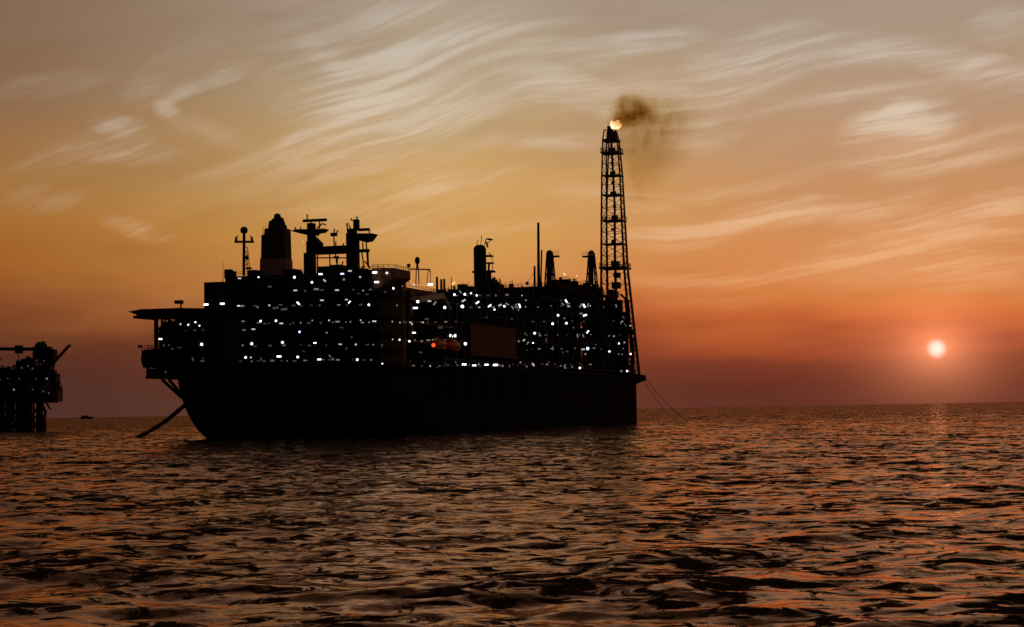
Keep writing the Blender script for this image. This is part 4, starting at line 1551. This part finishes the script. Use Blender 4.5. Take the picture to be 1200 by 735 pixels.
# ------------------------------------------------------------------ lamps seen on the ship: (px, py, kind, glow, size, tilt)
LAMPS = """280.7 326.3 w white .8;303 325 r white .7;345 325 r white 1;346 340.4 w white .9;349.5 355.5 w white .8 45;241.4 357 w white 1.1;260.5 356 w white 1.1;279.5 358.5 w cool .6
302 360 r dim .8;229 377.7 r white .8;243 376 r dim .7;248.6 376.2 r dim .9;265 376 w dim .9;285 376.6 w dim .7;305.4 376.4 r white 1;323.4 376 r white .95;211.4 380 r white .8;221 381 r white 1
233.7 381.8 r white .7;242 382.5 r white .7;258.4 384.5 r white .9;267.5 385 r dim .6;278 386 r white 1;287 387 r dim .6;236.2 403.6 r white 1.25;295 403 r white 1.2;331 401.4 r cool 1.15
287.8 419 r white 1;294 419 r white .7;327 417.8 w white 1.1;348.9 418.5 r white 1.1;188 397.4 w white .8;192 405 r faint 1;198 404.5 r faint .9;202 409 r faint .9;210 407.5 w faint .8;194 436 r faint .9;238 420 r faint .6;245 420 r faint .8
226 421 w faint .9 70;306 421 w faint .8 80;302 436 w faint 1 75;375.6 321.3 w white .8;380.3 328.8 w white .8 45;365.5 331 r white .9;401 321 w cool .9;410 317.6 w white .8;403 327.6 r dim 1;422 324.8 r white .8
439 319.4 w white 1;453.3 320 r white .9;441.3 330.7 w white 1.1;461 338 r white 1;370.7 339 w dim 1;377.3 352 w white .8;406 351.2 w white .6;409.5 354.2 w white .7 -50;432.2 357.3 r white 1.05;465 358 r dim .9
486.8 361 w cool 1.3;484.9 333.7 w white .8;504.3 333.4 w white 1;366 375.7 r dim .8;385.6 375.5 r white .7;422.6 375.3 r white .7;438.6 376.6 w white .9;459.6 377 r white .7;468.5 378 r white .75;482.8 380 r white .8
351 389 r cool .95;383 390 r dim .8;369 402 w white .65;485.1 390 w white .9;374.3 421.3 w white 1;386.6 417.4 w dim .7 55;390 421 r dim 1;418.7 421.6 r white .95;435 422 r dim .9;434.6 429.7 w white .85;447.8 427 r white 1.1
406 408.5 r faint .9;447 405 r faint 1.3;459.9 397.8 r white .75;468 398.3 r white .8;479.7 400 r white .95;494 400 r dim .9;508.9 398.5 w dim .9;530.4 393.6 w white 1.6;545.4 403 r white 1.25;521.2 360.4 r white 1.1
541.8 359.3 r white 1.35;509.5 355.5 w dim 1 -50;532.5 345.3 r white .9;544.7 345 r white 1;539.5 342.3 w dim .8 50;552 343.8 r cool .9;558.6 346.3 r white .8;543.3 352.4 w white .9 -30;559.5 354.7 w white .8 -35
573.8 358.5 w white .9 -35;579.5 362.9 r white .8;586 357.6 w white .8 -25;591 359 r white 1.1;594.5 356.5 w dim .9 30;600.5 360.5 w dim 1 60;605 357 w dim .8 -40;609 358.5 w white 1 70;607.5 363 r dim .9;616.3 352 r dim .9
626.5 390.6 r cool 1.35;647.6 379.5 r white 1.2;608 400 r dim .9;614 398.7 w white .8 -30;618.5 402 w dim .9 -60;624.7 402 r white .8;615.5 391 r dim .7;632 391 r dim .7;654 369.6 r cool 1.3;663.8 378.9 r cool 1.4;661.5 373 r dim .9
676.8 393.6 w dim 1.1 80;683.4 393.6 w dim .9 70;688.8 389 w white 1 -50;683.4 409.5 w white .9;688.7 408.6 r cool 1.6;686 415 r dim 1.1;705.5 392.8 r white .9;713 394 r dim .9;719.4 394 r white .8;707 401.4 r white .9
725.3 402.6 r white .9;731.6 401.4 r white .9;713.5 412 w white 1.1;706.7 412 r dim .9;725 415 r dim 1;729 415.5 r dim .8;709.6 425.4 w cool 1.1;739 415 r white 1.1;738.8 381.8 r white .9;728 435 r dim 1.2;735 435 r white 1.1
544 427.2 w white 1.1;555.7 428.3 w white 1;561 427 r dim .9;570 427.5 w white 1;580.6 427.8 w white 1.1;589 428.9 r dim 1;597 429.5 r faint 1;610 424.7 r dim .9;617.3 429.6 r dim .9;624.9 427.4 w white .9 60
657 428.8 r dim .9;662 430.3 w dim .9 70;670.7 429.8 r dim .9;679.5 431.3 r white 1.2;551.5 467.6 w faint 1 90;685.5 369.6 w white 1.1 -15;681 367.5 w dim 1;680.5 358 w dim 1.1 -60;684.5 358.5 w white 1.1 65;689 357.8 w dim 1.1 -70
663.5 353 w white .9 60;666 356 w dim 1 -20;659.5 356.5 w dim .9 40;657 352 r faint 1;710 353.7 r faint 1.2;708 360 r faint 1.2;722 358.6 w dim 1 80;730.5 372 w faint 1.2 60;728 378 w dim 1 -60;733 381 w faint 1.1 50
512.8 433 w faint 1.1 85;497.5 424 r faint .9;481.5 423.5 r faint .8;534 424.5 r faint .9;522 426 r faint .8;643 424 r faint .8;648 408 w faint 1.1 90;660 413 r faint .9;664.5 412 w faint .8 30;493 413 w faint .8
355.6 283 r white .55;661.5 321.5 w warm .9 50;676 323.5 r warm .7;531.5 332 w warm .9 -30;316 336 w faint 1;333 362.5 w faint 1.4 -8;323 361 w faint 1.2 -8;640 399 w faint .9 85;698 404 r faint 1;672 384 r faint 1;570 372 r faint .9;600 374 r faint .8
451 342 r faint .8;500 374 w faint .9;516 384 w faint 1;430 345 w faint .8;394 341 w faint .7;420 344 r faint .7;340 380 r faint .7;400 384 w faint .7;412 395 r faint .8;315 405 r faint .7;262 420 r faint .7;356 412 r faint .7"""

GL = {'r': 'round', 'w': 'wide'}


def mod_for(X):
    best = min(MODOBJ, key=lambda q: max(q[0] - X, X - q[1], 0))
    return best[2]


for row in LAMPS.replace('\n', ';').split(';'):
    q = row.split()
    px, py = float(q[0]), float(q[1])
    kind, glow, size = GL[q[2]], q[3], float(q[4])
    tilt = -math.radians(float(q[5])) if len(q) > 5 else 0.0
    par = house
    if px < 212 or (px < 240 and py > 370):
        p = pix(px, py, X=-6.4 if py < 392 else -13.4)
        if px > 204:
            p = pix(px, py, X=-6.3)
        par = gal
    elif px < 263:
        p = pix(px, py, X=3.2)
        par = lower
    elif px < 446:
        p = pix(px, py, X=XA - 2.45)
        if py < 323 and px > 400:
            p = pix(px, py, X=XA - 2.4)
    elif px < 472:
        p = pix(px, py, X=XA - 2.4) if py < 345 else pix(px, py, lat=LC - 2.9)
        par = house if py < 345 else crane
    elif px < 528 and py < 420:
        p = pix(px, py, lat=-20.4 if py < 340 else -23.2 if py < 420 else YS - .6)
        par = crane
    elif px > 698 and py < 437:
        p = pix(px, py, X=XT - 3.6)
        par = ft
    else:
        p = pix(px, py, lat=YS - .55 if py < 422 else -22.2)
        if py > 440:
            p = pix(px, py, lat=-23.0)
        par = mod_for(p.x) if py < 422 else hull
    if 352 < px < 360 and py < 300:
        par, p = rm, pix(px, py, X=XR - 1.5)
    if glow == 'white' and size < 1.0 and rnd.random() < .5:
        glow = 'soft'
    lamp(p, par, kind, glow, size * rnd.uniform(.9, 1.1) * (.52 if px < 500 else .62), tilt=tilt)
# rows of small deck lamps between the brighter ones
for yrow, xa_, xb_, step in ((376.5, 300, 440, 9), (403, 240, 440, 13), (420.5, 236, 440, 11), (356, 270, 440, 16), (339, 352, 440, 15), (384, 215, 300, 9), (429, 450, 700, 8), (395, 610, 735, 10), (411, 612, 735, 11),
                             (379, 560, 735, 14), (361, 530, 715, 11), (347, 530, 620, 12), (399, 450, 545, 9), (377.5, 448, 540, 11)):
    x_ = xa_ + rnd.uniform(0, step)
    while x_ < xb_:
        py_ = yrow - (x_ - 500) * .012 + rnd.uniform(-.7, .7)
        skip = 548 < x_ < 607 and 376 < py_ < 418
        if not skip:
            if x_ < 446:
                if x_ < 263:
                    p, par = pix(x_, py_, X=-6.35 if x_ < 240 else 3.15), (gal if x_ < 240 else lower)
                else:
                    p, par = pix(x_, py_, X=XA - 2.4), house
            elif x_ > 698:
                p, par = pix(x_, py_, X=XT - 3.5), ft
            elif x_ < 528:
                p, par = pix(x_, py_, lat=-23.0), crane
            else:
                p = pix(x_, py_, lat=YS - .5 if py_ < 420 else -22.1)
                par = mod_for(p.x) if py_ < 420 else hull
            lamp(p, par, 'wide' if rnd.random() < .6 else 'round', rnd.choice(['faint', 'faint', 'faint', 'dim', 'dim', 'soft']), rnd.uniform(.28, .52))
        x_ += step * rnd.uniform(.5, 1.6)
# added lamps, put here only to brighten the crane boom
lamp(pix(489.5, 353.6, lat=LC - 2.2), crane, 'round', 'white', .7)
lamp(pix(503, 353.0, lat=LC - 1.6), crane, 'wide', 'soft', .5)
# red lamp over the lifeboats
p = pix(508, 404.5, lat=-24.9)
lamp(p, SHIP, 'round', 'red', 1.0)
MB().bar(p + Vector((.2, .1, .1)), Vector((p.x + .6, -21.0, p.z + .6)), .12).build('lamp_arm', 'oxide', SHIP)

# ------------------------------------------------------------------ mooring chains off the bow
for (px, py), (qx, qy), lab in (((751, 447), (792, 494.5), 'thin mooring chain off the bow, of two the one nearer the hull'),
                                ((755, 447), (806, 494.5), 'thin mooring chain off the bow, of two the outer one')):
    a_ = world_of(Vector((cp.x + (2 if px > 752 else -3), -25.9, 16.8)))
    b_ = on_sea(qx, qy)
    pts = []
    for i in range(13):
        t = i / 12
        p = a_.lerp(b_, t)
        p.z -= 1.3 * math.sin(math.pi * t)
        pts.append(p)
    pts.append(b_ + (b_ - a_) * .06 + Vector((0, 0, -.8)))
    ch = MB().path(pts, .10, 5).build('mooring_chain', 'chain', None)
    tag(ch, lab, 'chain', 'mooring chains off the bow')

# ------------------------------------------------------------------ the platform at the left edge
PD = 800.0
PO = at_depth(22, 480, PD)
PLAT = empty('oil_platform', (PO.x, PO.y, 0))
tag(PLAT, 'dark steel oil platform with a crane, cut by the left edge', 'oil platform')


def pp(px, py, d=0.0):
    p = at_depth(px, py, PD)
    return Vector((p.x - PO.x, d, p.z))


def pbox(name, pxa, pya, pxb, pyb, d0, d1, mat='steel', parent=PLAT):
    a_, b_ = pp(pxa, pya), pp(pxb, pyb)
    return MB().box((a_.x, d0, a_.z), (b_.x, d1, b_.z)).build(name, mat, parent)


def pbar(name, pxa, pya, pxb, pyb, d, r_, mat='steel', parent=PLAT, r2=None):
    return MB().tube(pp(pxa, pya, d), pp(pxb, pyb, d), r_, r2, 8).build(name, mat, parent)


for px in (-34, -6, 18, 40):
    for d in (-9, 9):
        a_, b_ = pp(px, 470, d), pp(px - 1, 515, d * 1.2)
        b_.z = -8
        MB().tube(a_, b_, 1.5, 1.7, 10).build('jacket_leg', 'steel', PLAT, True)
for i, (x0_, x1_) in enumerate(((-34, -6), (-6, 18), (18, 40))):
    for d in (-9.5, 9.5):
        pbar('brace', x0_, 474, x1_, 505, d, .55)
        pbar('brace', x1_, 474, x0_, 505, d, .55)
        pbar('brace', x0_, 489, x1_, 489, d, .5)
        pbar('boat_landing' if d < 0 and i == 2 else 'brace', x0_, 500, x1_, 500, d, .7)
for i in range(16):
    px = -4 + i * 2.9
    a_, b_ = pp(px, 462, -4 + (i % 3) * 4), pp(px, 508, -4 + (i % 3) * 4)
    b_.z = -6
    MB().tube(a_, b_, .48, n=8).build('conductor', 'pipe', PLAT, True)
p_ = [pp(44, 470, -5), pp(49, 474, -5), pp(51.5, 482, -5), pp(49, 492, -5), pp(48, 505, -5)]
MB().path(p_, .6, 8).build('riser', 'pipe', PLAT, True)
p_ = [pp(52, 466, -6), pp(54, 476, -6), pp(57.5, 483, -6), pp(56, 490, -6), pp(57, 506, -6)]
MB().path(p_, .7, 8).build('riser', 'oxide', PLAT, True)
pbox('cellar_deck', -60, 462, 60, 472, -13, 13)
for px_a, py_a, px_b, py_b, d0, d1 in ((-60, 448, 53, 462, -11, 11), (-60, 436, 48, 448, -10, 10), (-60, 433, 8, 436, -8, 8), (23, 423, 38.5, 436, -6, 4), (28, 421, 36, 423, -5, 3), (40, 428, 46, 436, -5, 5), (49, 430, 57, 448, -4, 4), (52, 418, 58, 432, -3, 3)):
    pbox('module', px_a, py_a, px_b, py_b, d0, d1, 'deckhouse')
pbox('escape_pod', 59.5, 441, 68.5, 457, -4, 3, 'oxide')
pbox('pod_deck', 53, 457, 71, 470.5, -5, 4, 'oxide')
mb = MB(); rail(mb, [pp(59, 457, -5), pp(71, 457, -5)], 1.2, 1.5, .09); mb.build('handrail', 'steel', PLAT)
mb = MB(); rail(mb, [pp(-40, 433, -8), pp(8, 433, -8), pp(23, 436, -8)], 1.2, 2, .09); mb.build('handrail', 'steel', PLAT)
for px in (2, 6, 13, 19, 42, 44):
    pbar('vent_pipe', px, 436, px, 436 - 6 - (px * 7) % 5, -4, .35)
crn = pbox('crane_housing', 41, 406.5, 58.5, 421, -4, 4, 'steel')
for q in ((43, 403, 53, 407, -3, 3), (46, 420, 62, 426, -3, 3), (53, 410, 65, 420, -3.5, 3.5), (50, 425, 57, 433, -2.5, 2.5)):
    pbox('crane_cab', *q, 'steel', crn)
for q in ((-60, 407.8, 43, 408.4, -1, .38), (-60, 409.6, 43, 410.4, -1, .38), (-60, 408, 43, 408, 1.5, .38)):
    pbar('boom', *q, parent=crn)
for i in range(24):
    pbar('boom_lacing', -40 + i * 3.5, 408, -38.2 + i * 3.5, 410, -1, .18, parent=crn)
pbox('boom_sheave', 18, 405, 26, 414, -1.4, 1.9, 'steel', crn)
pbar('hoist_rope', 22, 412, 22, 425, -.5, .2, parent=crn)
pbar('boom_rest', 59.5, 430, 80, 406.2, -1, .75, 'oxide', crn, .5)
pbar('boom_rest', 62, 426, 80.5, 405.5, 1.5, .4, 'oxide', crn)
pbar('tip_sheave', 79, 406, 83, 405, 0, .55, 'oxide', crn)
for px, py, w, h in ((3, 431, 3, 3), (10, 430, 2, 6), (15, 433, 3, 4), (38, 420, 3, 3), (33, 418, 2, 3), (58, 428, 4, 6), (61, 434, 4, 8), (63, 421, 2, 3), (46, 401, 2, 3), (51, 400, 1.2, 4), (56, 407, 4, 3), (66, 438, 3, 4), (70, 452, 2, 6), (69, 446, 1.2, 5), (40, 425, 2, 10), (20, 428, 1.2, 8), (-8, 428, 4, 8), (48, 436, 5, 5)):
    pbox('equipment', px, py, px + w, py + h, -3 - w * .4, 1 + w * .5, 'steel')
for q in ((61, 420, 66, 428, -2, .3), (57, 434, 68, 441, -4.5, .35), (70, 457, 66, 441, -4.5, .2), (44, 424, 52, 431, -3, .35), (7, 434, 24, 428, -4, .25), (-10, 428, 5, 420, -3, .25), (38, 436, 44, 420, -3, .3), (56, 471, 62, 480, -4, .4)):
    pbar('pipe', *q)
for px, py, g, s_ in ((19.5, 444.5, 'dim', .9), (32.8, 444.5, 'dim', 1.1), (35.5, 432, 'faint', 1.3), (48, 433, 'faint', 1.3), (6, 456.5, 'dim', 1), (26.5, 457.2, 'dim', 1.4), (48, 457, 'faint', 1.1), (64.5, 444.5, 'dim', 1.4),
                      (60.5, 459, 'dim', 1.3), (66.8, 461, 'faint', 1.4), (3.3, 475, 'faint', 1.5), (3, 487, 'faint', 1.2), (52, 444.5, 'faint', 1.1), (43, 430, 'faint', 1.3), (61, 424, 'faint', 1.0), (11, 446, 'faint', .9)):
    p_ = pp(px, py, -14)
    if py > 470:
        p_ = pp(px, py, -12)
    lamp(p_, PLAT, 'round', 'faint' if s_ < 1.4 else g, s_ * .68, facing=(0.1, -1, 0))

# ------------------------------------------------------------------ a far vessel on the horizon
fo = at_depth(100.5, 488.6, 6500.0)
FV = empty('distant_boat', (fo.x, fo.y, 0))
FV.scale = (1.65, 1.65, 1.5)
tag(FV, 'tiny dark boat far off on the horizon, between platform and ship', 'boat')
MB().hexa([(-11, -3, -1), (12, -1, -1), (12, 1, -1), (-11, 3, -1), (-13, -4, 4.5), (17, -.5, 5.5), (17, .5, 5.5), (-13, 4, 4.5)]).build('boat_hull', 'hull', FV)
MB().hexa([(-9, -3.4, 4.5), (7, -3.4, 4.5), (7, 3.4, 4.5), (-9, 3.4, 4.5), (-7, -3, 8.2), (4, -3, 8.2), (4, 3, 8.2), (-7, 3, 8.2)]).build('cabin', 'deckhouse', FV)
MB().tube((-2, 0, 8.2), (-2, 0, 11), .3, n=6).build('boat_mast', 'steel', FV)

bpy.context.view_layer.update()
